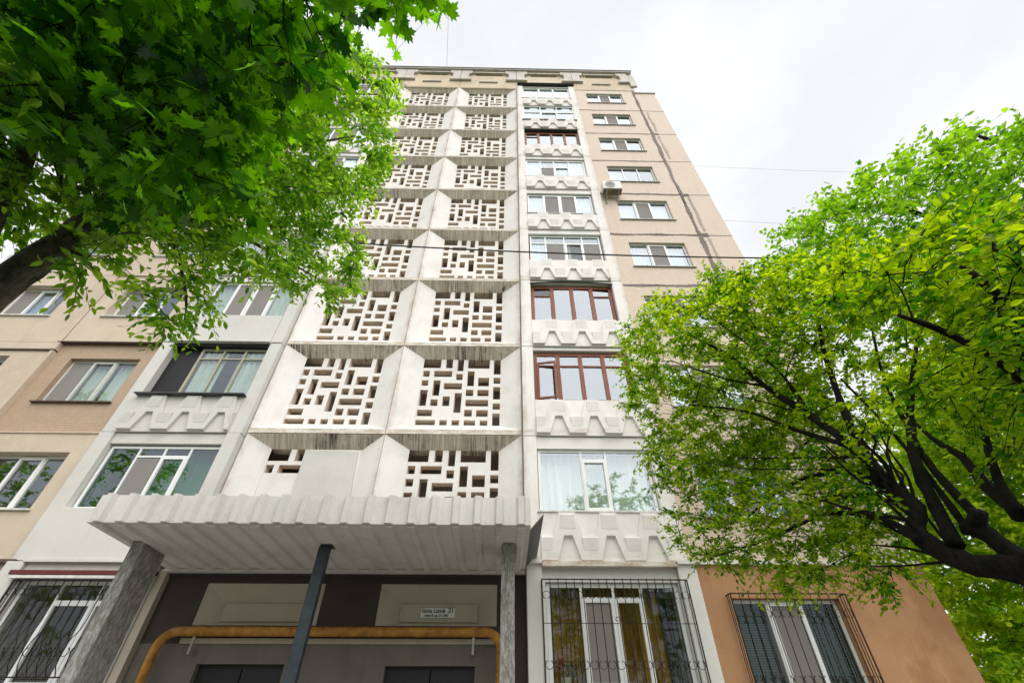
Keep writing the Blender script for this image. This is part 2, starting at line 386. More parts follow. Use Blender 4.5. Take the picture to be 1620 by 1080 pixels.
# --- windows ------------------------------------------------------
def wavy(x0, x1, z0, z1, y, amp=.03, wl=.16):
    b = MB(); n = max(6, int((x1-x0)/wl*6)); ph = random.random()*6
    P = [(x0+(x1-x0)*i/n, y+amp*math.sin(ph+2*math.pi*(x1-x0)*i/n/wl)+random.uniform(-.006, .006)) for i in range(n+1)]
    for i in range(n):
        (a, ya), (c, yc) = P[i], P[i+1]
        b.quad((a, ya, z0), (c, yc, z0), (c, yc, z1), (a, ya, z1))
    return b
def window(x0, x1, z0, z1, y, cols, fmat='upvc', gl='glass', fwid=.055, sill=None, curtain=None, label=None, sill_out=.12, cpart=(0, 1), cdepth=.16, mull=.045):
    """cols: list of (width share, dict(t=transom share, sash=True, net=True, g=glass))"""
    tot = sum(c[0] for c in cols); holes = []; panes = []; sash = []
    x = x0+fwid; span = x1-x0-2*fwid-mull*(len(cols)-1)
    for w, d in cols:
        a, b = x, x+span*w/tot; x = b+mull
        zt = z1-fwid
        if d.get('t'):
            zz = z0+fwid+(z1-z0-2*fwid)*(1-d['t']); holes.append((a, b, zz+.045, zt)); panes.append((a, b, zz+.045, zt, d.get('gt', d.get('g', gl)), False)); zt = zz
        holes.append((a, b, z0+fwid, zt)); panes.append((a, b, z0+fwid, zt, d.get('g', gl), d.get('net')))
        if d.get('sash'): sash.append((a, b, z0+fwid, zt))
    o = MB().perf(x0, x1, z0, z1, holes, y, .07).obj('window', fmat, BLD)
    if label: o['label'] = label
    for a, b, c, d_ in sash:
        MB().perf(a-.015, b+.015, c-.015, d_+.015, [(a+.045, b-.045, c+.045, d_-.045)], y-.022, .05).obj('sash', fmat, o)
    for a, b, c, d_, g, net in panes:
        MB().box(a-.004, b+.004, y+.03, y+.036, c-.004, d_+.004).obj('pane', g, o)
        if net: MB().box(a+.02, b-.02, y+.006, y+.009, c+.02, d_-.02).obj('insect_screen', 'insect_screen', o)
    if sill:
        MB().prism([(x0-.06, z0-.035), (x1+.06, z0-.035), (x1+.06, z0-.003), (x0-.06, z0-.003)], y-sill_out, y+.03).obj('sill', sill, o)
    if curtain and cpart == (0, 1) and cdepth <= .2:
        u = random.uniform(.25, .62); v = random.choice((u+.02, u+.2, 1.0))
        for p0, p1 in ((0, u), (v, 1)):
            if p1-p0 > .1: wavy(x0+.05+(x1-x0-.1)*p0, x0+.05+(x1-x0-.1)*p1, z0+.02, z1-.02, y+cdepth).obj('curtain', curtain, o)
    elif curtain:
        wavy(x0+.05+(x1-x0-.1)*cpart[0], x0+.05+(x1-x0-.1)*cpart[1], z0+.02, z1-.02, y+cdepth).obj('curtain', curtain, o)
    return o
U3 = [(1, {}), (1, dict(sash=True, net=True)), (1, {})]

# --- right tiled wall: one panel per storey ---------------------------
OX0, OX1, SEAM = 3.73, 7.06, 7.10
WX0, WX1 = 4.36, 6.40
def wobble_strip(x0, x1, z, w, y, seed, mat, vertical=False, x=None):
    rnd = random.Random(seed); n = 46; b = MB(); t0, t1 = (x0, x1)
    pr = None; f = [rnd.uniform(0, 6) for _ in range(4)]
    for i in range(n+1):
        t = i/n; s = t0+(t1-t0)*t
        o = .012*math.sin(f[0]+s*2.1)+rnd.uniform(-.006, .006); wt = w*(.5+.18*math.sin(f[1]+s*3.7)+rnd.uniform(-.14, .14)); wb = w*(.5+.18*math.sin(f[2]+s*4.3)+rnd.uniform(-.14, .14))
        cur = (s, z+o+wt, z+o-wb)
        if pr:
            if not vertical: b.quad((pr[0], y, pr[2]), (cur[0], y, cur[2]), (cur[0], y, cur[1]), (pr[0], y, pr[1]))
            else: b.quad((pr[2], y, pr[0]), (pr[1], y, pr[0]), (cur[1], y, cur[0]), (cur[2], y, cur[0]))
        pr = cur
    # give the smear a rim so that it has a thickness
    o = b.obj('joint_sealant', mat, BLD); md = o.modifiers.new('thick', 'SOLIDIFY'); md.thickness = .012; md.offset = 0
    return o
for k in range(9):
    h = (WX0, WX1, Z(k)+.86, Z(k)+2.22)
    MB().perf(OX0, OX1, Z(k)+.012-.1, Z(k+1)-.012-.1, [h], 9.5, .34).obj('wall_panel', 'tile_beige', BLD)
    MB().box(SEAM+.04, XR, 9.5, 9.895, Z(k)-.088, min(Z(k+1)-.112, 28.75)).obj('wall_panel', 'tile_beige', BLD)
    lab = None
    if k == 5: cols = [(1, dict(g='glass_bright')), (1, dict(g='glass_bright')), (1, {})]
    else: cols = [(1, dict(g='glass_bright')), (1, dict(sash=True, net=True)), (1, dict(g='glass_bright'))]
    window(*h, 9.60, cols, sill='zinc_sill' if k else 'rust_sill', curtain='curtain_white', cdepth=.2, sill_out=.16)
    if k: 
        wobble_strip(OX0, SEAM+.03, Z(k)-.1, .085 if k in (3, 4, 5) else .05, 9.494, k, 'sealant')
        wobble_strip(SEAM+.06, XR, Z(k)-.1, .028, 9.495, 20+k, 'sealant_faded')
wobble_strip(OX0, SEAM+.03, Z(9)-.1, .05, 9.494, 9, 'sealant')
for k in range(9):
    wobble_strip(Z(k)-.1, Z(k+1)-.06, SEAM+.01, .12 if k % 3 else .15, 9.491, 40+k, 'sealant', True)
    if k in (0, 1, 3, 4, 6, 7): wobble_strip(Z(k)+.2, Z(k+1)-.3, SEAM+.28, .10, 9.4925, 60+k, 'sealant_faded', True)
for k, xx in ((4, .12), (5, .16), (7, .12), (3, .14)):
    wobble_strip(SEAM+.02, SEAM+.32, Z(k)-.1, .16, 9.488, 80+k, 'sealant')
for k in range(9):
    wobble_strip(Z(k)-.1, Z(k+1)-.1, 3.715, .035, 9.497, 100+k, 'sealant', True)

# --- loggias ------------------------------------------------------
def columns(xa, xb, zb, zt, y=9.32, mat='white_concrete'):
    return MB().box(xa, xb, y, 9.92, zb, zt).obj('column', mat, BLD, bevel=.008)
LR = dict(cA=(.43, .74), cB=(3.36, 3.70)); LL = dict(cA=(-6.56, -6.25), cB=(-9.52, -9.18))
def zigzag(x0, x1, mat, zb, cracked=False):
    b = MB(); w = x1-x0; b.box(x0, x1, 9.31, 9.42, zb, zb+1.0)
    o = b.obj('balcony_panel', mat, BLD)
    r = MB(); P = w/3.03; c0 = x0+.60*P/.855*.855
    z0 = zb+.04; hi, lo, mid = z0+.92, z0, z0+.44
    tops = [x0+P*(.655+i) for i in range(3)]
    def band(pts_t, pts_b):
        for (a, b_) in zip(zip(pts_t, pts_t[1:]), zip(pts_b, pts_b[1:])):
            (t0, t1), (b0, b1) = a, b_
            y = 9.235
            r.quad((b0[0], y, b0[1]), (b1[0], y, b1[1]), (t1[0], y, t1[1]), (t0[0], y, t0[1]))
            r.quad((t0[0], y, t0[1]), (t1[0], y, t1[1]), (t1[0], 9.312, t1[1]+.02), (t0[0], 9.312, t0[1]+.02))
            r.quad((b1[0], y, b1[1]), (b0[0], y, b0[1]), (b0[0], 9.312, b0[1]-.02), (b1[0], 9.312, b1[1]-.02))
    T, B = [(x0+.01, mid)], [(x0+.01, lo)]
    for c in tops:
        T += [(c-.36*P, mid), (c-.20*P, hi), (c+.20*P, hi), (c+.36*P, mid)]
        B += [(c-.27*P, lo), (c-.10*P, mid+.02), (c+.10*P, mid+.02), (c+.27*P, lo)]
    lastx = min(x1-.01, tops[-1]+.64*P)
    T.append((lastx, mid)); B.append((lastx, lo))
    band(T, B)
    # ends
    for (t, q, sgn) in ((T[0], B[0], 1), (T[-1], B[-1], -1)):
        f = [(t[0], 9.235, t[1]), (t[0], 9.312, t[1]), (q[0], 9.312, q[1]), (q[0], 9.235, q[1])]
        r.quad(*(f if sgn > 0 else f[::-1]))
    # sloped facets, thick at the top
    def wedge(xa, xb, xc, xd, za, zb_, d0=.034, d1=.004):
        y0, y1 = 9.235-d0, 9.235-d1
        r.quad((xc, y1, zb_), (xd, y1, zb_), (xb, y0, za), (xa, y0, za))
        r.quad((xa, y0, za), (xb, y0, za), (xb, 9.236, za+.02), (xa, 9.236, za+.02))
        r.quad((xc, y1, zb_), (xa, y0, za), (xa, 9.236, za), (xc, 9.236, zb_)); r.quad((xb, y0, za), (xd, y1, zb_), (xd, 9.236, zb_), (xb, 9.236, za))
        r.quad((xd, y1, zb_), (xc, y1, zb_), (xc, 9.236, zb_), (xd, 9.236, zb_))
    for c in tops:
        wedge(c-.16*P, c+.16*P, c-.19*P, c+.19*P, hi-.06, hi-.33)
    for c in [x0+.09*P]+[c+.5*P for c in tops[:-1]]+[tops[-1]+.48*P]:
        a, b_ = max(x0+.012, c-.19*P), min(lastx-.002, c+.19*P)
        wedge(a, b_, max(x0+.012, c-.15*P), min(lastx-.002, c+.15*P), mid-.03, mid-.27)
    r.obj('relief_band', mat, o)
    return o
def plain_panel(x0, x1, mat, zb):
    o = MB().box(x0, x1, 9.27, 9.42, zb, zb+1.0).obj('balcony_panel', mat, BLD, bevel=.01)
    MB().box(x0-.02, x1+.02, 9.22, 9.43, zb-.05, zb-.002).obj('drip_ledge', mat, o)
    return o
def loggia_cols(side, k, mat, y=9.32):
    for c in (side['cA'], side['cB']): columns(c[0], c[1], Z(k)-.11, Z(k+1)-.125, y, mat)
def lintel(x0, x1, k, mat='white_concrete', h=.30, y=9.37):
    MB().box(x0, x1, y, 9.7, Z(k+1)-.12-h, Z(k+1)-.122).obj('lintel', mat, BLD)
X0, X1 = .742, 3.358
G4 = [(1, {}), (1, dict(sash=True, net=True)), (1, dict(sash=True, net=True)), (1, {})]
for k in range(9):
    loggia_cols(LR, k, 'white_concrete')
    zigzag(X0, X1, 'white_concrete', Z(k)-.10)
    zb = Z(k)+.92; zt = Z(k+1)-.42
    if k == 0:
        lintel(X0, X1, k, h=.30)
        window(X0+.02, X1-.02, zb, zt, 9.44, [(1.25, {}), (.72, dict(t=.16, sash=True)), (1.25, {})], curtain='curtain_grey', sill='white_sill', sill_out=.16, fwid=.06, cdepth=.3, gl='glass', label='wide white window with a curtain reflecting trees')
    elif k == 1:
        lintel(X0, X1, k, 'white_concrete', .10)
        o = window(X0+.02, X1-.02, zb, zt+.16, 9.46, [(1, dict(t=.26)), (1, dict(t=.26)), (1, dict(t=.26)), (1, dict(t=.26))], 'wood_brown', 'glass_bright', .09, 'dark_sheet', None, 'worn red brown wooden loggia window with an open sash', mull=.11)
        s = MB().perf(0, .5, 0, 1.18, [(.05, .45, .05, 1.13)], 0, .045).obj('open_sash', 'wood_brown', o); s.location = (X0+.10, 9.42, zb+.08); s.rotation_euler = (0, 0, R(-11))
    elif k == 2:
        lintel(X0, X1, k, h=.08)
        window(X0+.02, X1-.02, zb, zt+.14, 9.46, [(1, dict(t=.26, gt='glass_dark')), (1, {}), (1, {}), (1, dict(t=.26))], 'wood_brown', 'glass_bright', .10, None, None, 'red brown wooden loggia window under a black hood', mull=.125)
        b = MB(); n = 14
        for i in range(n):
            xa, xb = X0-.02+(X1-X0+.04)*i/n, X0-.02+(X1-X0+.04)*(i+1)/n
            f = lambda x: Z(3)-.29+.09*math.sin(math.pi*(x-X0)/(X1-X0))
            b.quad((xa, 9.30, f(xa)), (xb, 9.30, f(xb)), (xb, 9.46, f(xb)+.10), (xa, 9.46, f(xa)+.10)); b.quad((xa, 9.30, f(xa)+.02), (xa, 9.46, f(xa)+.12), (xb, 9.46, f(xb)+.12), (xb, 9.30, f(xb)+.02))
            b.quad((xa, 9.30, f(xa)), (xa, 9.30, f(xa)+.02), (xb, 9.30, f(xb)+.02), (xb, 9.30, f(xb)))
        b.obj('window_hood', 'black_metal', BLD)
    elif k == 3:
        lintel(X0, X1, k, h=.22)
        window(X0+.05, X1-.05, zb, zt+.05, 9.45, [(.8, dict(t=.28, gt='glass_green', g='glass_bright')), (1.05, dict(t=.28, gt='glass_green', net=True)), (1.0, dict(t=.28, gt='glass_green', sash=True, g='glass_dark')), (.95, dict(t=.28, gt='glass_green', net=True))], curtain='curtain_white', sill='white_sill')
    elif k == 4:
        lintel(X0, X1, k, h=.26)
        window(X0+.03, X1-.03, zb, zt, 9.45, [(.9, dict(g='glass_bright')), (1, dict(sash=True, net=True)), (1, dict(sash=True, net=True)), (.9, dict(g='glass_bright'))], curtain='curtain_white', sill='zinc_sill', sill_out=.17)
    elif k == 5:
        lintel(X0, X1, k, h=.20)
        o = window(X0+.01, X1-.01, zb, zt+.05, 9.43, [(.9, dict(g='glass_bright')), (.9, dict(t=.4, net=True)), (1, dict(t=.4, g='glass_bright', sash=True)), (1, dict(g='glass_bright'))], curtain='curtain_white', sill='zinc_sill', fwid=.07)
    elif k == 6:
        lintel(X0, X1, k, h=.05)
        window(X0+.02, X1-.02, zb, zt+.10, 9.45, [(1, dict(t=.27)), (1, {}), (1, {}), (1, {})], 'wood_brown', 'glass_bright', .09, None, None, 'orange brown wooden loggia window high up', mull=.12)
        MB().box(X0-.03, X1+.05, 9.31, 9.5, Z(7)-.22, Z(7)-.17).obj('window_hood', 'felt', BLD)
    elif k == 7:
        lintel(X0, X1, k, h=.08)
        window(X0-.02, X1+.02, zb-.05, zt+.25, 9.36, [(1, dict(t=.42, gt='glass_green', g='glass_bright')), (1, dict(t=.42, gt='glass_green', sash=True)), (1, dict(t=.42, gt='glass_green', g='glass_bright'))], gl='glass_green', sill='zinc_sill')
    else:
        lintel(X0, X1, k, h=.08)
        window(X0, X1, zb, zt+.1, 9.40, [(1, dict(g='glass')), (1, dict(g='glass', sash=True)), (1, dict(g='glass'))], gl='glass', curtain='curtain_white', sill='white_sill')
        MB().box(X0-.3, X1+.35, 9.2, 9.55, Z(9)+.0, Z(9)+.05).obj('loggia_roof', 'felt', BLD)
# --- left loggias ---------------------------------------------------
X0, X1 = -9.178, -6.562
for k in range(9):
    ins = k in (0, 2)
    loggia_cols(LL, k, 'plaster_grey' if k < 3 else 'white_clean', 9.30 if ins else 9.32)
    zb = Z(k)+.92; zt = Z(k+1)-.42
    if k == 0:
        plain_panel(X0, X1, 'plaster_grey', Z(k)-.1); lintel(X0, X1, k, 'plaster_grey', .26)
        window(X0+.03, X1-.03, zb, zt, 9.45, [(.85, {}), (.75, dict(t=.16, net=True)), (.75, dict(t=.16, sash=True)), (.85, {})], sill='white_sill', gl='glass_green', curtain='curtain_grey', cpart=(.3, 1), cdepth=.35, label='white window with four panes and a patterned curtain')
    elif k == 1:
        zigzag(X0, X1, 'plaster_grey', Z(k)-.1); lintel(X0, X1, k, 'black_metal', .12, 9.34)
        window(X0+.75, X1-.02, zb, zt+.18, 9.47, [(1, dict(t=.2)), (1, dict(t=.2)), (1, dict(t=.2))], 'wood_pale', 'glass', .06, None, 'curtain_grey', 'old pale wooden loggia window beside an open dark gap', cdepth=.1)
        MB().box(X0+.0, X0+.745, 9.52, 9.56, zb, zt+.16).obj('gap_shade_board', 'door_black', BLD)  # black sheet standing in for the shade inside the open gap
        MB().box(X0-.05, X1+.04, 9.16, 9.46, zb-.03, zb-.004).obj('sill', 'dark_sheet', BLD)
    else:
        (plain_panel if k == 2 else zigzag)(X0, X1, 'plaster_grey' if k == 2 else 'white_clean', Z(k)-.1)
        lintel(X0, X1, k, 'white_clean', .22)
        window(X0+.03, X1-.03, zb, zt+.08, 9.45, G4 if k % 3 != 1 else [(1, dict(t=.3)), (1, dict(t=.3, sash=True)), (1, dict(t=.3))], 'upvc' if k != 7 else 'wood_brown', gl='glass', sill='dark_sheet' if k == 2 else 'white_sill', curtain='curtain_grey' if k == 2 else 'curtain_white')
    if k == 8: MB().box(X0-.35, X1+.3, 9.2, 9.55, Z(9), Z(9)+.05).obj('loggia_roof', 'felt', BLD)
# --- left walls -------------------------------------------------------
LW = [(-12.38, -9.54, -11.86, -9.98), (-15.9, -12.42, -15.2, -13.42)]
for k in range(9):
    for j, (a, b, wa, wb) in enumerate(LW):
        tile = (k == 1 and j == 0); mat = 'tile_ochre' if tile else 'plaster_beige'; y = 9.5 if tile else 9.41
        z0w, z1w = Z(k)+(.80 if tile else .90), Z(k)+2.2
        MB().perf(a, b, Z(k)-.10+.005, Z(k+1)-.10-.005, [(wa, wb, z0w, z1w)], y, .84-(y-9.0)).obj('wall_panel', mat, BLD)
        cols = [(.9, dict(net=True)), (1, dict(g='glass', sash=True)), (1, {})] if tile else [(1, dict(net=(k == 2))), (1, dict(sash=True)), (1, {})]
        window(wa+.005, wb-.005, z0w+.005, z1w-.005, 9.62, cols, 'upvc_grey' if tile else 'upvc', 'glass' if k < 2 else 'glass_bright', sill='brown_sill' if tile else 'white_sill', sill_out=.27 if not tile else .2, curtain='curtain_grey' if k != 0 else None)
    MB().box(-12.45, -9.545, 9.36 if k != 1 else 9.38, 9.6, Z(k)-.125, Z(k)-.095).obj('drip_ledge', 'brown_sill' if k == 2 else 'plaster_beige', BLD)
MB().box(-12.44, -12.36, 9.37, 9.6, Z(1)-.09, Z(2)-.13).obj('panel_edge', 'plaster_beige', BLD)
MB().box(-16.0, -12.36, 9.36, 9.5, Z(2)-.42, Z(2)-.38).obj('drip_ledge', 'brown_sill', BLD)
MB().box(-16.4, -15.92, 9.5, 12, 0, Z(9)).obj('wall_panel', 'plaster_beige', BLD)

# --- attic ------------------------------------------------------------
AZ0, AZ1 = Z(9)-.1, 31.72
mods = [(-16.2, -12.87), (-12.87, -9.55), (-9.55, -6.23), (-6.23, -2.91), (-2.91, .41), (.41, 3.73), (3.73, 7.12)]
for a, b in mods:
    c = (a+b)/2; w = b-a
    MB().perf(a+.01, b-.01, AZ0+.02, AZ1-.12, [(c-.8, c+.8, AZ1-.62, AZ1-.42), (c-.42, c+.42, AZ0+.95, AZ0+1.17)], 9.5, .3).obj('attic_panel', 'attic_beige', BLD)
    MB().box(c-.95, c+.95, 9.38, 9.495, AZ1-.42, AZ1-.30).obj('attic_ledge', 'attic_concrete', BLD)
    MB().box(c-.55, c+.55, 9.42, 9.497, AZ0+.83, AZ0+.94).obj('attic_ledge', 'attic_concrete', BLD)
    MB().box(c-.9, c+.9, 9.81, 9.86, AZ0+.5, AZ1-.2).obj('attic_backing', 'felt', BLD)
    for s, e in ((a+.012, 1), (b-.012, -1)):
        P = [(0, AZ0+1.05), (.62, AZ0+1.05), (.62, AZ0+1.25), (.46, AZ0+1.35), (.46, AZ1-.62), (.66, AZ1-.5), (.66, AZ1-.14), (0, AZ1-.14)]
        poly = [(s+e*x, z) for x, z in P]
        MB().prism(poly if e > 0 else poly[::-1], 9.36, 9.49).obj('attic_bracket', 'attic_concrete', BLD)
MB().box(-16.3, 7.42, 9.28, 9.9, AZ1-.118, AZ1).obj('coping', 'attic_concrete', BLD)
MB().box(-16.35, 7.46, 9.24, 9.92, AZ1+.001, AZ1+.04).obj('coping_sheet', 'dark_sheet', BLD)
MB().box(7.0, 7.30, 9.52, 21, AZ0, AZ1-.13).obj('attic_panel', 'attic_concrete', BLD)
MB().box(7.14, 7.5, 9.40, 9.52, AZ0+.55, AZ1-.3).obj('attic_bracket', 'attic_concrete', BLD)
MB().box(7.11, XR+.06, 9.44, 20, 28.76, 28.86).obj('coping', 'attic_concrete', BLD)

# --- ground floor --------------------------------------------------------
GZ = Z(0)-.12
# right loggia, ground
gx0, gx1 = .77, 3.36
MB().perf(.74, 3.37, 0, GZ, [(gx0+.03, gx1-.0, 1.95, 3.60)], 9.32, .3).obj('wall_panel', 'white_clean', BLD)
for c, cc in ((LR['cA'], (.44, .735)), (LR['cB'], (3.375, 3.74))):
    o = MB().box(cc[0], cc[1], 9.22, 9.92, 0, GZ-.02).obj('column', 'white_clean', BLD, bevel=.008)
    MB().box(cc[0]-.03, cc[1]+.03, 9.15, 9.5, GZ-.019, GZ+.05).obj('column_cap', 'white_concrete', o)
MB().box(.742, 3.372, 9.15, 9.32, GZ-.07, GZ+.015).obj('ledge', 'stained_rim', BLD)
window(gx0+.04, gx1-.01, 1.96, 3.59, 9.40, [(1, dict(g='glass_dark')), (1, dict(t=.14, sash=True, net=True, g='glass_dark')), (.85, dict(t=.14, sash=True, g='glass_dark')), (1.1, dict(g='glass_dark'))], curtain='curtain_gold', fwid=.07, cpart=(0, .88), cdepth=.35, label='white ground floor window with gold brown curtains')
# right end, ground
MB().perf(3.76, XR+.06, 0, GZ+.02, [(4.34, 6.42, 1.2, 3.36)], 9.42, .3).obj('wall_panel', 'stucco_orange', BLD)
MB().box(XR-.2, XR+.06, 9.73, 22, 0, GZ+.02).obj('wall_panel', 'stucco_orange', BLD)
MB().box(3.76, XR+.12, 9.34, 9.52, GZ+.025, GZ+.10).obj('ledge', 'white_concrete', BLD)
o = window(4.35, 6.41, 1.21, 3.35, 9.55, [(1, dict(g='glass_dark')), (1, dict(net=True, sash=True, g='glass_dark')), (1, dict(g='glass_dark'))], 'upvc', label='ground floor window with dark green slatted blinds')
for c in range(3):
    xa = 4.42+c*.665
    for i in range(52):
        MB().quad((xa, 9.72, 1.3+i*.039), (xa+.60, 9.72, 1.3+i*.039), (xa+.60, 9.70, 1.332+i*.039), (xa, 9.70, 1.332+i*.039)).obj('blind_slat', 'blind_green', o) if i > 20 else None
# left, ground
MB().perf(-9.17, -6.63, 0, GZ, [(-9.08, -6.72, 1.95, 3.60)], 9.32, .3).obj('wall_panel', 'plaster_grey', BLD)
MB().box(-9.52, -9.175, 9.24, 9.9, 0, GZ-.02).obj('column', 'plaster_grey', BLD, bevel=.008)
MB().box(-9.3, -6.60, 9.20, 9.32, 3.66, 3.73).obj('ledge', 'red_beam', BLD)
MB().box(-9.2, -6.62, 9.14, 9.30, 3.58, 3.63).obj('ledge', 'white_sill', BLD)
window(-9.06, -6.74, 1.96, 3.58, 9.40, [(.9, {}), (1, dict(t=.2, sash=True)), (1, dict(t=.2, sash=True))], gl='glass_dark', fwid=.06, label='dark ground floor window behind bowed bars')
MB().box(XL, -9.525, 9.38, 9.8, 0, GZ).obj('wall_panel', 'plaster_beige', BLD)
MB().box(XL, -9.4, 9.25, 9.38, GZ-.04, GZ+.02).obj('ledge', 'brown_sill', BLD)
# entrance wall
MB().box(-6.62, -6.47, 9.36, 9.9, 0, 3.8).obj('column', 'beige_panel', BLD)
EH = [(-5.67, -3.43, 2.90, 3.58), (-2.35, -.12, 2.90, 3.58)]
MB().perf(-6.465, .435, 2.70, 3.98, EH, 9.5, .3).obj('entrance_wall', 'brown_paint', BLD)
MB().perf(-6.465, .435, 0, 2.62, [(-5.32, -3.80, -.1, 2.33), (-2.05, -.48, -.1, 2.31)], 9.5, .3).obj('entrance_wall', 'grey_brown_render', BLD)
MB().box(-5.75, -.1, 9.46, 9.79, 2.621, 2.699).obj('ledge', 'beige_panel', BLD)
MB().box(-6.465, -5.752, 9.502, 9.79, 2.621, 2.699).obj('entrance_wall', 'brown_paint', BLD); MB().box(-.098, .435, 9.502, 9.79, 2.621, 2.699).obj('entrance_wall', 'brown_paint', BLD)
for (a, b, c, d) in EH:
    q = MB(); A = [(a, 9.499, c), (b, 9.499, c), (b, 9.499, d), (a, 9.499, d)]; I = [(a+.40, 9.64, c+.07), (b-.36, 9.64, c+.07), (b-.36, 9.64, d-.31), (a+.40, 9.64, d-.31)]
    for i in range(4): j = (i+1) % 4; q.quad(A[i], A[j], I[j], I[i])
    o = q.obj('splayed_panel', 'beige_panel', BLD)
    MB().box(a+.40, b-.36, 9.60, 9.66, c+.07, d-.31).obj('inner_slab', 'beige_panel', o, bevel=.012)
for a, b, t in ((-5.32, -3.80, 2.33), (-2.05, -.48, 2.31)):
    o = MB().perf(a+.002, b-.002, 0.03, t-.002, [((a+b)/2-.012, (a+b)/2+.012, .05, t-.06)], 9.62, .06).obj('door', 'door_black', BLD)
    MB().box((a+b)/2+.06, (a+b)/2+.10, 9.56, 9.62, 1.0, 1.35).obj('handle', 'zinc_sill', o)
MB().box(-6.465, .435, 9.44, 9.499, 3.70, 3.76).obj('drip_ledge', 'felt', BLD)
MB().box(.0, .438, 9.45, 9.498, 0, 3.69).obj('downpipe_strip', 'brown_paint', BLD)
# ---------------------------------------------------------------- entrance canopy
CAN = thing('entrance_canopy', 'ribbed white concrete entrance canopy on two pylons and a steel post', 'canopy')
cx0, cx1, cyf, cyr = -6.50, .42, 7.08, 9.43
zf, zr = 3.915, 3.79; th = .43
sz = lambda y: zf+(zr-zf)*(y-cyf)/(cyr-cyf)
b = MB()
b.quad((cx0, cyf, zf), (cx1, cyf, zf), (cx1, cyf, zf+th), (cx0, cyf, zf+th)); b.quad((cx0, cyf, zf), (cx0, cyr, zr), (cx1, cyr, zr), (cx1, cyf, zf))
b.quad((cx0, cyf, zf+th), (cx1, cyf, zf+th), (cx1, cyr, zr+.3), (cx0, cyr, zr+.3)); b.quad((cx0, cyf, zf), (cx0, cyf, zf+th), (cx0, cyr, zr+.3), (cx0, cyr, zr)); b.quad((cx1, cyf, zf), (cx1, cyr, zr), (cx1, cyr, zr+.3), (cx1, cyf, zf+th))
b.obj('slab', 'canopy_paint', CAN)
n = 20; pit = (cx1-cx0)/n
def rib(x):
    r = MB(); w0, w1, d = .08, .042, .085; e = .004
    j = [random.uniform(-.004, .004) for _ in range(6)]
    A = [(x-w0, cyf+e), (x-w1+j[0], cyf-d), (x+w1+j[1], cyf-d), (x+w0, cyf+e)]
    for i in range(3):
        r.quad((A[i][0], A[i][1], zf-.004), (A[i+1][0], A[i+1][1], zf-.004), (A[i+1][0], A[i+1][1], zf+th+j[2]), (A[i][0], A[i][1], zf+th+j[2]))
    r.quad(*[(p[0], p[1], zf+th+j[2]) for p in A]); r.quad(*[(p[0], p[1], zf-.004) for p in A[::-1]])
    ye = cyr-.16
    B = [(x-w0, .004), (x-w1, -.045), (x+w1, -.045), (x+w0, .004)]
    for i in range(3):
        r.quad((B[i][0], cyf+.01, sz(cyf)+B[i][1]), (B[i][0], ye, sz(ye)+B[i][1]), (B[i+1][0], ye, sz(ye)+B[i+1][1]), (B[i+1][0], cyf+.01, sz(cyf)+B[i+1][1]))
    r.quad(*[(p[0], cyf+.01, sz(cyf)+p[1]) for p in B]); r.quad(*[(p[0], ye, sz(ye)+p[1]) for p in B[::-1]])
    r.obj('rib', 'canopy_paint', CAN)
for i in range(n): rib(cx0+pit*(i+.55))
MB().box(cx0, cx1, cyr-.15, cyr, zr-.05, zr-.002).obj('rear_beam', 'canopy_paint', CAN)
MB().box(cx0+.1, cx1-.1, cyf+.25, cyr, zf+th-.06, zf+th-.02).obj('roofing_felt', 'felt', CAN)
for x, e in ((cx1+.002, 1), (cx0-.002, -1)):
    q = MB(); y0, y1 = cyf+.35, cyr-.05
    q.prism([(x, 0), (x+e*.26, .20), (x+e*.26, .22), (x, .03)][::e], 0, 1) if False else None
    for dz in (0,):
        P = [(x, sz(y0)+.02), (x+e*.24, sz(y0)+.30), (x+e*.24, sz(y0)+.32), (x, sz(y0)+.06)]
        Q = [(x, sz(y1)+.02), (x+e*.24, sz(y1)+.26), (x+e*.24, sz(y1)+.28), (x, sz(y1)+.06)]
        for i in range(4):
            j = (i+1) % 4; q.quad((P[i][0], y0, P[i][1]), (P[j][0], y0, P[j][1]), (Q[j][0], y1, Q[j][1]), (Q[i][0], y1, Q[i][1]))
        q.quad(*[(p[0], y0, p[1]) for p in P]); q.quad(*[(p[0], y1, p[1]) for p in Q[::-1]])
    q.obj('gutter', 'dark_sheet', CAN)
def pylon(xa, xb, ya, yb, zt): return MB().box(xa, xb, ya, yb, 0, zt).obj('pylon', 'peeling_concrete', CAN, bevel=.012)
pylon(-6.24, -6.02, 7.86, 8.46, sz(8.46)+.03)
pylon(-.04, .18, 7.84, 8.44, sz(8.44)+.03)
p = MB().box(-3.16, -2.98, 7.98, 8.10, 0, sz(8.1)-.02).obj('post', 'steel_blue', CAN, bevel=.006)
MB().box(-3.25, -2.87, 7.95, 8.16, sz(8.1)-.019, sz(8.1)-.004).obj('post_plate', 'steel_blue', p)

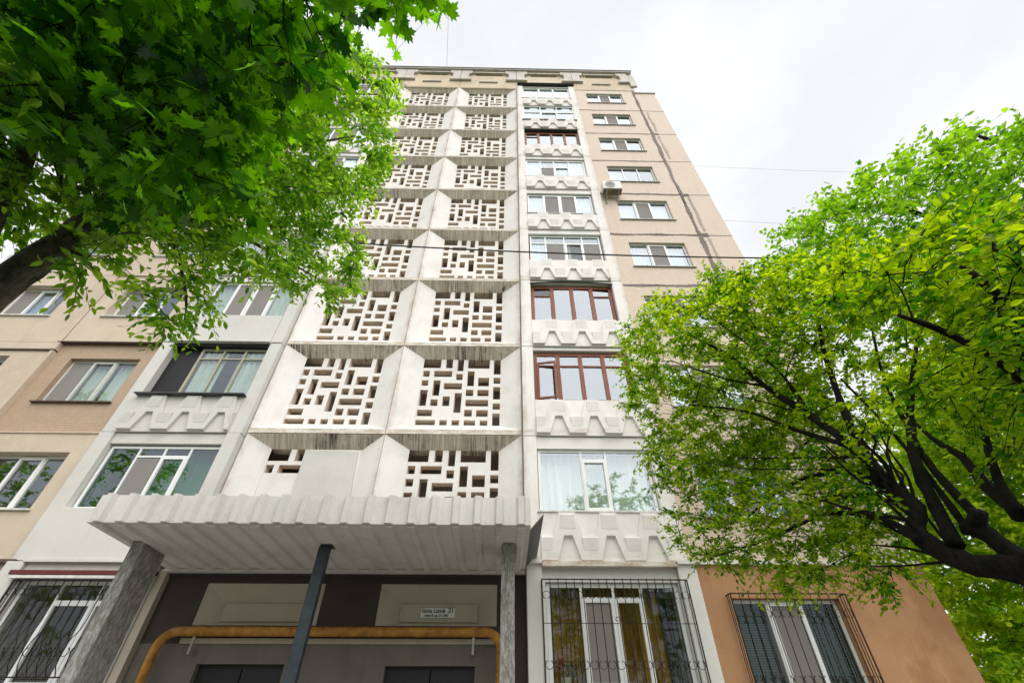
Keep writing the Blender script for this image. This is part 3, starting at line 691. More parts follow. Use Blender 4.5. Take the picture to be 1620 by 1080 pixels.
# ---------------------------------------------------------------- gas pipe
GP = thing('gas_pipe', 'ochre yellow gas pipe running along the entrance wall', 'pipe', (0, 0, 0))
def arc(cx, cz, r, a0, a1, n=10): return [(cx+r*math.cos(R(a0+(a1-a0)*i/n)), 9.30, cz+r*math.sin(R(a0+(a1-a0)*i/n))) for i in range(n+1)]
pts = [(-6.03, 9.30, 0.3)]+arc(-5.73, 2.48, .30, 180, 90)+arc(-.30, 2.52, .26, 90, 0)+[(-.04, 9.30, .3)]
MB().tube(pts, .075, 14).obj('pipe', 'gas_yellow', GP, smooth=True)
for x in (-4.6, -2.2):
    MB().tube([(x-.012, 9.30, 2.78), (x+.012, 9.30, 2.78)], .081, 14).obj('weld_seam', 'gas_yellow', GP)
for x in (-5.42, -.52):
    o = MB().tube([(x-.03, 9.30, 2.78), (x+.03, 9.30, 2.78)], .082, 14).obj('clamp', 'gas_yellow', GP)
    MB().box(x-.02, x+.02, 9.28, 9.31, 2.45, 2.70).box(x-.02, x+.02, 9.31, 9.51, 2.45, 2.49).obj('bracket', 'zinc_sill', GP)
# ---------------------------------------------------------------- address sign
SG = thing('address_sign', 'white street address plate with black lettering above the pipe', 'sign', (-1.23, 9.588, 3.12))
MB().box(-.34, .34, 0, .01, -.09, .095).obj('plate', 'sign_white', SG)
fr = MB().perf(-.335, .335, -.085, .09, [(-.328, .328, -.078, .083)], -.003, .002).obj('border', 'ink', SG)
def text(s, x, z, size, name='lettering', bold=.0):
    c = bpy.data.curves.new(name, 'FONT'); c.body = s; c.size = size; c.extrude = .0015; c.offset = bold; c.materials.append(M['ink'])
    q = bpy.data.objects.new(name, c); COL.objects.link(q); me = bpy.data.meshes.new_from_object(q.evaluated_get(bpy.context.evaluated_depsgraph_get())); bpy.data.objects.remove(q)
    o = bpy.data.objects.new(name, me); COL.objects.link(o); o.parent = SG; o.location = (x, -.004, z); o.rotation_euler = (R(90), 0, 0)
text('Ginta Latină', -.305, .006, .088, bold=.0012); text('21', .195, .006, .105, bold=.002); text('scara 8, ap 211-240', -.245, -.058, .056, bold=.001)

# ---------------------------------------------------------------- air conditioner
AC = thing('air_conditioner', 'white outdoor air conditioner unit on brackets beside an upper window', 'air conditioner', (3.80, 9.2, 17.62))
MB().box(0, .76, -.12, .18, 0, .56).obj('casing', 'ac_white', AC, bevel=.02)
MB().box(.01, .75, -.115, .175, -.03, -.002).obj('base_tray', 'ac_base', AC)
r = MB(); n = 28
for rr in (.06, .10, .14, .18, .21): r.tube([(.30+rr*math.cos(2*math.pi*i/n), -.135, .29+rr*math.sin(2*math.pi*i/n)) for i in range(n+1)], .006, 4)
r.obj('fan_grille', 'ac_white', AC)
MB().prism([(.30+.21*math.cos(2*math.pi*i/n), .29+.21*math.sin(2*math.pi*i/n)) for i in range(n)], -.124, -.121).obj('fan_opening', 'fan_grey', AC)
for x in (.12, .60): MB().box(x, x+.035, -.10, .29, -.07, -.031).box(x, x+.035, .26, .295, -.5, -.07).tube([(x+.017, -.08, -.07), (x+.017, .27, -.48)], .012, 5).obj('bracket', 'zinc_sill', AC)

# ---------------------------------------------------------------- window grilles
def spiral(cx, y, cz, r0, turns, a0, sgn, n=14):
    return [(cx+r0*(1-.75*i/n)*math.cos(a0+sgn*2*math.pi*turns*i/n), y, cz+r0*(1-.75*i/n)*math.sin(a0+sgn*2*math.pi*turns*i/n)) for i in range(n+1)]
def grille(label, x0, x1, z0, z1, y, yw, nb, bow=0.0, scroll=(), mid=None):
    g = thing('window_grille', label, 'grille', (x0, y, z0), 'iron grilles on the ground floor windows')
    w, h = x1-x0, z1-z0
    f = MB()
    for a, c in (((0,0,0),(0,0,h)), ((w,0,0),(w,0,h)), ((0,0,h),(w,0,h)), ((0,0,0),(w,0,0))): f.tube([a, c], .014, 4)
    for a in (0, w):
        f.tube([(a, 0, h), (a, yw-y, h)], .012, 4); f.tube([(a, 0, 0), (a, yw-y, 0)], .012, 4); f.tube([(a, (yw-y)*.45, h), (a, (yw-y)*.45, 0)], .008, 4); f.tube([(a, (yw-y)*.8, h), (a, (yw-y)*.8, 0)], .008, 4)
    f.obj('frame', 'iron', g)
    bar0 = None
    for i in range(1, nb):
        if bar0 is None:
            if bow: P = [(0, 0, h), (0, 0, h*.55), (0, -.02, h*.46), (0, -bow*.7, h*.36), (0, -bow, h*.22), (0, -bow*.75, h*.10), (0, -.01, 0)]
            else: P = [(0, 0, h+.02), (0, 0, 0)]
            bar0 = MB().tube(P, .0085, 5).obj('bar', 'iron', g); bar0.location = (w*i/nb, 0, 0)
        else: copy(bar0, (w*i/nb, 0, 0), g)
    s0 = None
    for zz, sg in scroll:
        for i in range(nb):
            q = None
            if s0 is None:
                rr = w/nb*.42
                q = MB().tube([(rr*math.cos(t), 0, rr*math.sin(t)) for t in [math.pi*(1.25-1.5*j/12) for j in range(13)]], .006, 4)
                q.tube(spiral(-rr*.55, 0, -rr*.62, rr*.36, .8, 2.2, 1, 8), .005, 4); q.tube(spiral(rr*.55, 0, -rr*.62, rr*.36, .8, .9, -1, 8), .005, 4)
                s0 = q.obj('scroll', 'iron', g); o = s0
            else: o = copy(s0, (0, 0, 0), g)
            o.location = (w*(i+.5)/nb, .004, zz*h)
            if sg < 0: o.scale = (1, 1, -1)
    if mid:
        m_ = MB().tube([(0, -.004, mid*h), (w*.49, -.004, mid*h)], .007, 4).tube([(w*.53, -.004, mid*h), (w, -.004, mid*h)], .007, 4)
        m_.tube(spiral(w*.485, -.004, mid*h+.06, .06, 1.1, -1.5, 1), .007, 4); m_.tube(spiral(w*.535, -.004, mid*h+.06, .05, 1.1, -1.6, -1), .006, 4); m_.obj('crossbar', 'iron', g)
    return g
grille('straight barred iron grille with scrolls over the window with gold curtains', .72, 3.46, 1.75, 3.60, 9.12, 9.32, 18, 0, ((.86, 1), (.30, -1)), .62)
grille('iron grille with scrolls over the window in the orange wall', 4.26, 6.44, 1.1, 3.40, 9.22, 9.42, 13, 0, ((.86, 1), (.44, -1)))
grille('bowed bar iron grille on the window left of the entrance', -9.06, -6.72, 2.12, 3.56, 9.16, 9.32, 15, .16, ((.86, 1), (.24, -1)))
# flower pot on the sill behind the right ground floor window
PT = thing('flower_pot', 'small white pot with pink flowers behind the barred window', 'plant', (1.12, 9.60, 2.0))
MB().tube([(0, 0, 0), (0, 0, .16)], [.07, .10], 12).obj('pot', 'pot_white', PT)
q = MB(); rnd = random.Random(3)
for i in range(70):
    a, r_, z_ = rnd.uniform(0, 6.28), rnd.uniform(0, .22), rnd.uniform(.12, .36); c = Vector((r_*math.cos(a)+.1, r_*.4*math.sin(a), z_)); d = Vector((rnd.uniform(-1,1), rnd.uniform(-1,1), rnd.uniform(-1,1))).normalized(); e = d.orthogonal()
    q.quad(c-d*.035, c+e*.012, c+d*.035, c-e*.012)
q.obj('leaves', 'indoor_leaf', PT)
q = MB()
for i in range(60):
    a, r_ = rnd.uniform(0, 6.28), rnd.uniform(0, .10); c = Vector((r_*math.cos(a)-.10, r_*.5*math.sin(a)-.03, .36+rnd.uniform(-.08, .08))); d = Vector((rnd.uniform(-1,1), rnd.uniform(-1,1), rnd.uniform(-1,1))).normalized(); e = d.orthogonal()
    q.quad(c-d*.025, c+e*.02, c+d*.025, c-e*.02)
q.obj('flowers', 'petal', PT)

# ---------------------------------------------------------------- cables
def cable(label, a, b, sag, r, mat, group='overhead cables'):
    a, b = Vector(a), Vector(b); P = []
    for i in range(25):
        t = i/24; p_ = a.lerp(b, t); p_.z -= sag*4*t*(1-t); P.append(p_)
    tag(MB().tube(P, r, 5).obj('cable', mat), label, 'cable', group)
cable('thick black cable strung across the facade from tree to tree', (-7.2, 6, 10.0), (6.6, 6, 9.35), .22, .017, 'cable')
cable('thin grey wire in the sky above the right tree, upper one', (8.35, 9.8, 21.0), (34, 10, 21.6), .5, .005, 'cable_grey')
cable('thin grey wire in the sky just above the right tree, lower one', (8.35, 9.8, 16.6), (30, 10, 16.9), .4, .005, 'cable_grey')
cable('thin wire rising from the roof edge into the sky', (-3.9, 9.6, 31.7), (-3.0, 2.2, 33.5), .3, .010, 'cable_grey')
cable('thin diagonal wire in the sky below the maple leaves', (-7.4, 9.0, 33.0), (2.0, 2.2, 36.0), .3, .010, 'cable_grey')
# small pigeon spikes of debris on a lattice: a bird perched on the ledge
BD = thing('bird', 'small dark bird perched on a lattice ledge near the loggia', 'bird', (-.12, 9.57, 12.02))
MB().tube([(0, 0, 0), (.0, -.03, .06), (.02, -.06, .13), (.03, -.09, .17)], [.015, .045, .035, .008], 8).obj('body', 'felt', BD, smooth=True)
CL={};SK={}
CL['R']='368,289,329,318,342,493,306,207,412,293,179,340,349,271,474,255,631,591,291,526,427,313,452,421,310,613,569,352,204,410,345,235,364,289,134,358,436,332,561,411,349,400,351,572,572,379,308,386,334,189,403,308,195,359,431,276,341,262,517,498,332,175,354,263,144,318,307,585,489,417,333,553,299,168,355,261,385,565,325,200,340,346,487,447,320,515,551,324,359,528,281,156,321,263,167,306,408,334,527,224,605,644,364,347,439,380,270,484,392,252,485,317,404,536,310,531,444,358,234,441,306,541,531,308,547,509,317,464,659,312,460,601,348,536,561,255,612,489,343,214,394,431,356,363,312,311,477,282,604,456,262,490,633,386,255,337,355,301,518,326,147,383,303,474,621,373,229,456,390,243,422,246,514,683,310,393,588,255,538,480,210,397,496,330,208,367,389,218,424,297,214,430,304,459,453,452,331,394,345,243,476,322,208,324,427,307,341,411,368,448,331,253,375,300,339,559,340,446,518,334,404,499,393,322,365,375,320,546,352,152,405,304,327,513,280,526,507,421,299,324,368,458,433,244,658,614,347,191,377,303,451,571,338,513,485,338,350,584,383,178,398,402,294,387,378,270,407,306,603,439,264,583,557,300,621,499,282,540,639,379,518,463,258,441,590,312,435,576,424,301,451,274,544,461,309,499,402,293,439,599,357,278,436,368,359,494,341,540,468,209,397,573,302,152,368,356,377,489,182,483,581,215,581,666,399,507,512,354,427,535,461,273,384,299,508,415,316,378,493,358,271,357,405,273,386,204,106,314,336,162,416,376,266,315,244,159,302,334,461,582,205,498,609,261,437,535,363,509,443,235,507,419,425,355,475,421,218,397,377,464,454,307,234,411,366,238,411,259,401,576,379,249,368,356,259,335,331,276,501,303,363,582,407,261,336,337,307,501,283,366,485,353,439,461,210,526,639,283,415,560,427,293,429,217,630,566,337,446,480,364,471,489,342,240,340,219,636,596,288,611,523,234,531,554,373,218,377,355,202,441,288,238,420,374,328,371,337,223,436,360,391,511,365,321,529,272,513,584,335,222,320,277,572,703,234,649,636,367,258,472,508,339,392,292,376,513,344,395,414,391,286,320,415,283,331,297,211,283,443,315,414,339,515,420,337,464,450,414,193,452,263,225,413,430,395,475,321,561,609,351,206,330,207,545,668,238,557,625,402,172,440,323,637,536,315,570,542,409,325,387,269,185,288,224,526,600,308,436,671,328,493,442,280,448,435,356,457,466,286,387,611,325,491,641,408,285,362,384,193,412,355,397,430,424,359,427,263,144,371,217,427,564,383,292,377,398,654,494,340,283,314,311,455,536,259,501,656,215,437,609,310,693,557,312,249,306,415,416,485,274,589,435,466,293,380,191,467,558,346,329,517,373,235,355,359,476,623,385,465,491,372,435,486,398,210,382,306,329,459,287,349,380,376,374,556,294,515,458,393,515,551,381,564,449,417,323,363,276,169,334,337,328,483,349,237,387,317,585,563,241,534,609,320,524,426,342,200,351,330,530,453,370,415,448,339,269,299,307,620,537,308,295,467,354,482,526,353,402,535,338,416,566,346,429,440,238,468,457,365,241,313,297,240,371,412,531,530,390,382,413,301,611,463,263,109,339,271,427,620,302,267,459,419,272,455,367,291,496,395,301,351,276,470,639,303,659,564,397,433,467,399,272,459,291,228,304,377,341,566,321,185,422,318,208,385,336,494,539,359,163,387,354,209,373,463,349,353,278,474,568,368,276,374,402,186,428,416,329,329,412,308,531,377,199,372,300,485,434,304,495,589,290,505,528,427,329,443,267,142,337,324,615,447,318,462,500,280,278,498,305,150,394,260,637,675,375,329,405,333,583,462,351,529,496,282,603,582,242,606,626,387,540,593,257,543,431,361,362,573,429,336,418,317,402,566,418,404,550,370,583,458,444,222,451,340,578,549,355,330,543,380,491,497,330,243,419,375,287,346,304,373,606,294,385,594,347,260,439,406,239,360,381,437,541,200,570,600,289,258,441,357,179,420,391,251,445,357,631,554,413,467,463,371,268,509,231,586,594,367,217,419,330,398,519,339,219,454,297,231,282,393,304,410,389,272,507,247,559,601,395,454,462,316,375,584,347,323,459,346,511,503,261,532,671,410,559,493,454,303,446,355,396,608,322,261,494,267,657,540,363,318,505,317,322,428,263,494,511,258,481,493,288,305,509,364,522,585,269,216,398,306,207,314,327,381,546,330,172,377,286,405,511,252,588,580,345,561,453,307,528,654,266,560,514,452,331,367,292,175,398,195,386,544,426,288,411,345,619,461,371,546,470,302,375,457,303,407,604,202,574,531,323,413,588,435,363,394,358,227,337,300,213,359,285,566,526,335,241,292,357,479,461,357,189,359,306,521,579,199,435,555,270,446,562,393,286,401,303,516,388,389,540,475,387,508,477,251,482,597,287,626,513,388,377,603,311,487,521,236,478,629,209,526,566,322,389,449,360,501,496,306,553,431,215,620,586,255,539,547,450,385,468,366,261,386,394,323,566,232,520,571,313,230,442,359,384,558,298,322,538,311,235,432,319,492,552,263,680,559,357,369,547,379,371,484,384,389,428,362,302,510,255,671,583,336,508,489,313,352,540,313,452,513,275,499,516,345,438,470,306,620,495,414,560,563,296,584,505,323,601,431,401,580,535,300,393,490,326,510,526,332,265,457,284,311,527,276,460,560,426,561,492,279,359,541,233,569,577,425,657,510,352,528,559,230,583,514,361,555,449,405,374,605,250,562,557,325,484,451,327,505,547,303,547,418,268,561,571,345,554,561,414,494,464,282,445,527,378,488,534,275,406,600,212,601,574,304,510,565,329,513,595,373,424,573,336,305,523,303,387,569,247,454,619,388,338,548,269,326,441,281,661,543,347,403,460,327,498,439,368,472,488,388,461,433,446,465,546,328,494,522,281,480,593,366,497,536,297,405,564,259,510,500,247,362,538,242,521,617,212,572,529,327,457,576,330,582,417,337,508,436,339,384,590,344,415,588,376,477,511,309,419,524,385,488,464,330,488,414,365,398,549,324,457,503,353,329,519,327,656,491,339,529,435,331,469,593,308,451,404,329,271,493,314,663,530,236,430,551,450,452,450,292,364,502,383,415,618,307,604,603,304,488,583,219,621,608,325,620,504,318,406,597,338,419,618,283,548,512,381,564,507,394,345,588,303,558,472,287,458,608,324,390,543,282,561,540,252,520,516,261,469,633,216,593,631,251,615,507,294,362,543,270,601,529,408,350,540,318,308,493,372,417,555,378,499,494,246,610,612,324,454,591,365,561,610,282,435,610,357,524,543,246,625,543,257,368,560,304,444,488,270,405,497,240,692,627,344,381,492,253,454,546,219,523,642,390,352,559,206,582,595,314,439,636,392,479,503,316,545,557,401,328,534,217,487,596,385,528,489,321,406,573,315,486,407,262,619,630,211,472,585,339,479,585,325,439,609,385,363,574,308,541,493,374,554,449,355,456,522,400,375,531,278,390,605,246,583,594,369,543,494,350,377,516,200,499,508,269,229,422,271,368,562,368,366,503,224,551,584,357,316,552,236,527,411,269,524,542,331,507,570,385,474,454,286,623,472,195,537,611,297,557,431,286,370,564,265,551,583,415,464,445,396,447,584,312,385,521,258,513,406,216,402,518,273,604,607,306,515,482,319,411,528,311,401,404,345,398,492,428,385,560,297,240,404,344,475,430,254,518,560,334,364,520,273,636,503,312,340,555,330,509,475,429,593,550,345,451,437,291,489,611,386,543,578,225,505,634,303,563,527,376,416,637,326,439,645,366,335,538,347,536,458,321,368,521,359,408,573,305,365,587,324,587,514,386,345,485,267,550,416,216,476,608,295,392,597,240,676,628,228,520,566,285,534,652,372,554,597,336,436,507,254,330,506,317,383,509,288,302,484,262,369,535,360,315,527,258,516,543,308,594,429,271,497,574,335,404,450,328,353,581,297,491,506,247,543,456,311,518,401,260,634,541,312,470,425,333,555,434,235,417,601,415,475,473,318,631,468,387,621,501,333,348,566,368,390,492,278,378,523,341,341,468,227,366,532,352,419,484,221,435,584,349,593,468,221,558,627,322,572,434,335,548,412,345,361,510,296,592,470,378,422,514,372,425,458,399,503,470,340,407,413,307,475,441,299,577,556,365,448,578,248,628,619,257,502,520,290,439,504,377,361,544,314,422,558,246,523,596,376,570,443,208,597,542,354,356,563,360,353,460,365,421,421,380,310,515,253,615,592,339,365,439,308,630,449,315,571,464,287,537,560,322,324,522,334,434,591,231,560,525,297,494,445,283,518,282,342,419,373,299,652,380,355,420,268,331,425,399,220,617,461,298,376,276,285,366,351,368,529,315,285,403,307,358,456,347,295,526,367,336,517,398,274,569,344,375,520,374,281,548,377,304,381,244,249,583,408,322,449,293,369,480,279,318,536,289,297,441,295,361,424,298,219,544,453,323,408,347,338,585,285,319,552,336,254,506,304,262,525,328,377,391,379,229,600,335,393,411,389,355,399,345,347,450,322,309,391,262,336,530,279,350,441,375,284,492,300,321,427,331,332,435,363,281,540,397,327,502,304,275,564,362,364,494,367,267,482,344,295,516,310,317,431,287,187,510,415,348,527,308,330,349,366,363,461,263,349,441,403,339,444,340,350,486,319,294,544,318,337,412,326,314,407,271,327,500,327,374,424,405,343,413,351,344,563,309,282,620,327,309,500,300,282,594,324,338,417,248,279,453,276,244,630,348,245,597,476,280,335,312,329,372,336,305,497,331,373,427,354,380,452,376,322,407,372,281,511,351,313,619,366,263,544,343,263,447,331,359,406,304,257,579,311,276,498,363,285,552,303,293,400,325,298,422,323,223,494,377,346,463,368,215,561,404,338,548,348,229,525,301,333,460,393,252,597,459,289,412,358,218,579,467,299,467,270,219,531,401,212,567,442,306,309,336,233,604,374,301,473,358,332,402,262,312,359,304,257,599,392,272,320,296,301,520,269,360,499,411,278,564,322,357,435,325,303,500,357,323,391,354,264,516,367,315,555,294,369,449,310,338,418,299,252,639,378,246,475,352,299,505,284,314,560,392,269,573,420,223,585,436,300,584,406,314,478,333,246,513,330,300,587,315,256,390,311,223,472,278,341,503,370,223,546,420,310,344,323,344,399,315,233,552,356,288,601,399,340,369,385,313,338,377,389,452,294,249,637,463,286,494,333,227,590,418,374,449,271,355,455,281,344,395,296,279,470,306,268,599,365,356,506,304,403,426,401,286,381,308,261,496,372,264,502,349,398,469,289,299,341,338,378,494,312,278,430,322,277,476,366,360,514,357,381,465,348,310,487,284,251,442,310,299,644,339,357,594,319,270,440,295,294,335,287,330,377,275,343,551,281,238,657,370,388,477,310,398,504,434,200,537,430,289,607,341,388,448,397,217,493,314,245,498,356,305,391,291,359,417,392,384,550,315,314,595,325,284,420,261,223,564,478,327,458,350,316,517,347,316,393,333,377,427,309,400,436,432,338,400,392,245,603,323,321,471,304,305,400,310,318,468,267,295,444,376,353,451,299,290,440,337,290,494,263,224,575,397,254,565,383,318,421,308,349,553,409,364,465,318,318,450,320,198,452,375,293,526,348,366,474,414,374,429,427,265,213,308,250,134,341,288,199,355,302,192,347,248,199,407,269,153,373,256,172,279,252,221,381,290,154,346,269,183,407,294,146,381,229,168,362,219,182,380,263,152,329,288,168,404,229,206,385,301,167,370,229,149,360,249,167,361,248,214,314,272,176,377,272,174,304,308,224,317,256,193,383,253,146,373,278,224,336,253,177,309,237,202,306,314,179,362,267,183,355,306,189,372,277,205,337,270,133,367,296,210,298,282,184,364,428,463,497,425,454,538,474,407,458,418,457,509,473,443,510,443,456,539,474,378,507,451,447,462,436,355,528,501,395,569,453,417,466,452,374,505,432,435,492,469,425,470,450,402,555,442,376,538,453,426,578,436,435,600,428,440,566,465,453,529,464,432,501,497,427,479'
SK['R']=[[[3.11,3.17,2.43,0.018156961620079917],[3.2,3.47,2.55,0.014525569296063934],[3.28,3.78,2.68,0.009986328891043955],[3.22,4.12,2.8,0.004]],[[3.28,4.05,4.13,0.011015024414671249],[3.18,3.95,4.55,0.008812019531736999],[3.31,3.73,4.85,0.006058263428069187],[3.09,3.72,5.19,0.004]],[[3.04,3.28,2.63,0.020475107465227058],[3.29,3.53,2.82,0.016380085972181647],[3.55,3.76,3.01,0.011261309105874882],[3.72,4.0,3.19,0.004]],[[3.22,3.58,3.32,0.011166728158854293],[3.5,3.63,3.66,0.008933382527083434],[3.5,3.86,4.12,0.006141700487369861],[3.72,3.9,4.4,0.004]],[[3.07,3.28,2.71,0.021634553845442106],[3.02,3.53,2.86,0.017307643076353685],[2.98,3.76,2.99,0.01189900461499316],[2.98,3.92,3.1,0.004]],[[3.07,3.28,2.71,0.015831768878798343],[3.05,3.43,3.04,0.012665415103038674],[2.99,3.58,3.39,0.008707472883339088],[2.95,3.69,3.66,0.004]],[[3.05,3.26,2.57,0.015163556693657829],[2.88,3.22,2.83,0.012130845354926263],[2.66,3.18,3.08,0.008339956181511806],[2.52,3.11,3.25,0.004]],[[3.14,3.13,2.39,0.015424874809190811],[3.21,3.3,2.63,0.01233989984735265],[3.3,3.44,2.87,0.008483681145054947],[3.28,3.64,3.1,0.004]],[[3.23,3.62,3.41,0.01667923957966911],[3.15,4.02,3.59,0.013343391663735289],[2.95,4.46,3.8,0.009173581768818011],[2.79,4.8,3.96,0.004]],[[3.04,3.28,2.65,0.01074420636793277],[3.01,3.21,2.94,0.008595365094346217],[2.99,3.11,3.21,0.005909313502363024],[2.89,3.08,3.44,0.004]],[[3.08,3.21,2.48,0.017051878902792444],[3.11,3.48,2.68,0.013641503122233957],[3.16,3.73,2.88,0.009378533396535845],[3.2,3.93,3.05,0.004]],[[3.09,3.28,2.74,0.015163474947539677],[3.23,3.3,3.06,0.012130779958031742],[3.28,3.37,3.39,0.008339911221146823],[3.36,3.4,3.65,0.004]],[[3.2,3.52,3.23,0.013400824962625747],[3.01,3.79,3.36,0.010720659970100598],[2.8,4.04,3.47,0.007370453729444161],[2.48,4.3,3.6,0.004]],[[3.28,4.01,4.06,0.01037994095303052],[2.95,4.14,4.32,0.008303952762424417],[2.5,4.28,4.59,0.005708967524166786],[2.28,4.32,4.75,0.004]],[[3.08,3.28,2.73,0.016934203428418736],[3.33,3.48,3.1,0.01354736274273499],[3.55,3.67,3.49,0.009313811885630305],[3.83,3.74,3.78,0.004]],[[3.13,3.28,2.81,0.018976937242196797],[3.29,3.5,3.04,0.015181549793757437],[3.53,3.64,3.24,0.010437315483208238],[3.64,3.84,3.44,0.004]],[[3.14,3.3,2.86,0.017036427939731525],[3.18,3.69,3.05,0.013629142351785221],[3.17,4.1,3.24,0.009370035366852339],[3.15,4.44,3.41,0.004]],[[3.05,3.27,2.59,0.01916993055606393],[3.03,3.46,2.78,0.015335944444851144],[2.89,3.73,3.0,0.010543461805835161],[2.79,3.92,3.18,0.004]],[[3.13,3.28,2.82,0.014483158934510233],[3.17,3.55,3.07,0.011586527147608187],[3.18,3.83,3.34,0.007965737413980628],[3.15,4.07,3.57,0.004]],[[3.28,4.0,4.04,0.0180518149436797],[3.14,3.94,4.56,0.01444145195494376],[2.82,3.92,5.1,0.009928498219023836],[2.48,3.9,5.53,0.004]],[[3.15,3.38,2.99,0.019705900065711185],[3.09,3.77,3.1,0.01576472005256895],[3.04,4.12,3.19,0.010838245036141152],[2.91,4.47,3.28,0.004]],[[3.15,3.36,2.96,0.0145978825360391],[3.04,3.36,3.17,0.01167830602883128],[2.92,3.36,3.36,0.008028835394821505],[2.82,3.35,3.51,0.004]],[[3.13,3.28,2.8,0.011539014462979875],[3.07,3.36,3.01,0.009231211570383901],[3.14,3.33,3.16,0.006346457954638932],[3.1,3.39,3.31,0.004]],[[3.04,3.29,2.66,0.015688870954569868],[3.31,3.46,3.02,0.012551096763655895],[3.51,3.65,3.41,0.008628879025013428],[3.75,3.75,3.72,0.004]],[[3.12,3.16,2.42,0.011918550980934101],[3.14,3.43,2.47,0.009534840784747282],[3.15,3.7,2.52,0.006555203039513756],[3.1,3.97,2.58,0.004]],[[3.15,3.38,3.0,0.021550203197484907],[3.11,3.3,3.19,0.017240162557987927],[3.01,3.27,3.38,0.0118526117586167],[3.03,3.17,3.48,0.004]],[[3.45,3.19,1.62,0.17],[3.42,3.05,2.0,0.15],[3.33,2.95,2.29,0.11],[3.15,3.12,2.38,0.074],[3.06,3.24,2.52,0.064],[3.04,3.29,2.66,0.064],[3.14,3.28,2.82,0.062],[3.16,3.44,3.09,0.052],[3.26,3.7,3.55,0.042],[3.28,4.05,4.14,0.043],[3.17,4.34,4.69,0.035],[2.99,4.53,5.35,0.025],[2.63,4.79,5.98,0.015]],[[3.15,3.44,3.09,0.06],[3.2,3.54,3.41,0.045],[3.37,3.68,3.92,0.035],[3.44,3.59,4.59,0.025],[3.47,3.37,5.14,0.015]],[[3.33,2.95,2.3,0.09],[3.29,3.01,2.5,0.056],[3.26,3.08,2.61,0.058],[3.22,3.12,2.62,0.05]],[[3.26,3.06,2.6,0.055],[3.26,2.98,2.69,0.052]],[[3.28,3.03,2.69,0.035],[3.39,3.21,3.08,0.03],[3.53,3.33,3.46,0.024],[3.62,3.33,4.06,0.016],[3.68,3.17,4.58,0.01]],[[3.23,3.1,2.64,0.03],[3.41,3.31,3.16,0.02],[3.53,3.51,3.69,0.014],[3.55,3.69,4.33,0.01]],[[3.11,3.13,2.51,0.055],[3.22,3.21,2.81,0.048],[3.32,3.26,3.13,0.04],[3.46,3.25,3.47,0.034],[3.63,3.1,3.9,0.022],[3.8,2.81,4.41,0.014]],[[3.21,2.69,2.56,0.06],[3.28,2.83,2.82,0.035],[3.44,2.99,3.1,0.026],[3.47,3.14,3.35,0.016],[3.55,3.3,3.76,0.01]],[[3.21,2.7,2.54,0.05],[3.25,2.71,2.79,0.03],[3.32,2.65,3.08,0.02],[3.4,2.49,3.45,0.014],[3.3,2.16,3.76,0.01]],[[2.97,3.24,2.57,0.04],[3.1,3.59,2.83,0.026],[3.09,4.17,3.09,0.02],[2.95,5.0,3.12,0.014],[2.56,5.67,3.1,0.008]],[[3.15,3.46,3.07,0.035],[3.17,3.86,3.38,0.022],[3.03,4.56,3.51,0.015],[2.85,5.21,3.39,0.01]],[[3.26,3.7,3.55,0.03],[3.2,4.2,4.0,0.022],[3.03,4.68,4.54,0.016],[2.62,5.27,5.01,0.01]],[[3.17,4.34,4.69,0.02],[2.99,4.74,5.08,0.015],[2.47,5.11,5.69,0.01]],[[3.33,2.96,2.23,0.11],[3.26,2.67,2.46,0.085],[3.18,2.27,2.83,0.08],[3.09,1.94,3.23,0.06],[3.0,1.78,3.55,0.035],[2.95,1.77,3.83,0.015]],[[3.14,2.09,3.07,0.03],[2.75,1.89,3.19,0.018],[2.4,1.75,3.25,0.018],[2.15,1.68,3.28,0.01]]]
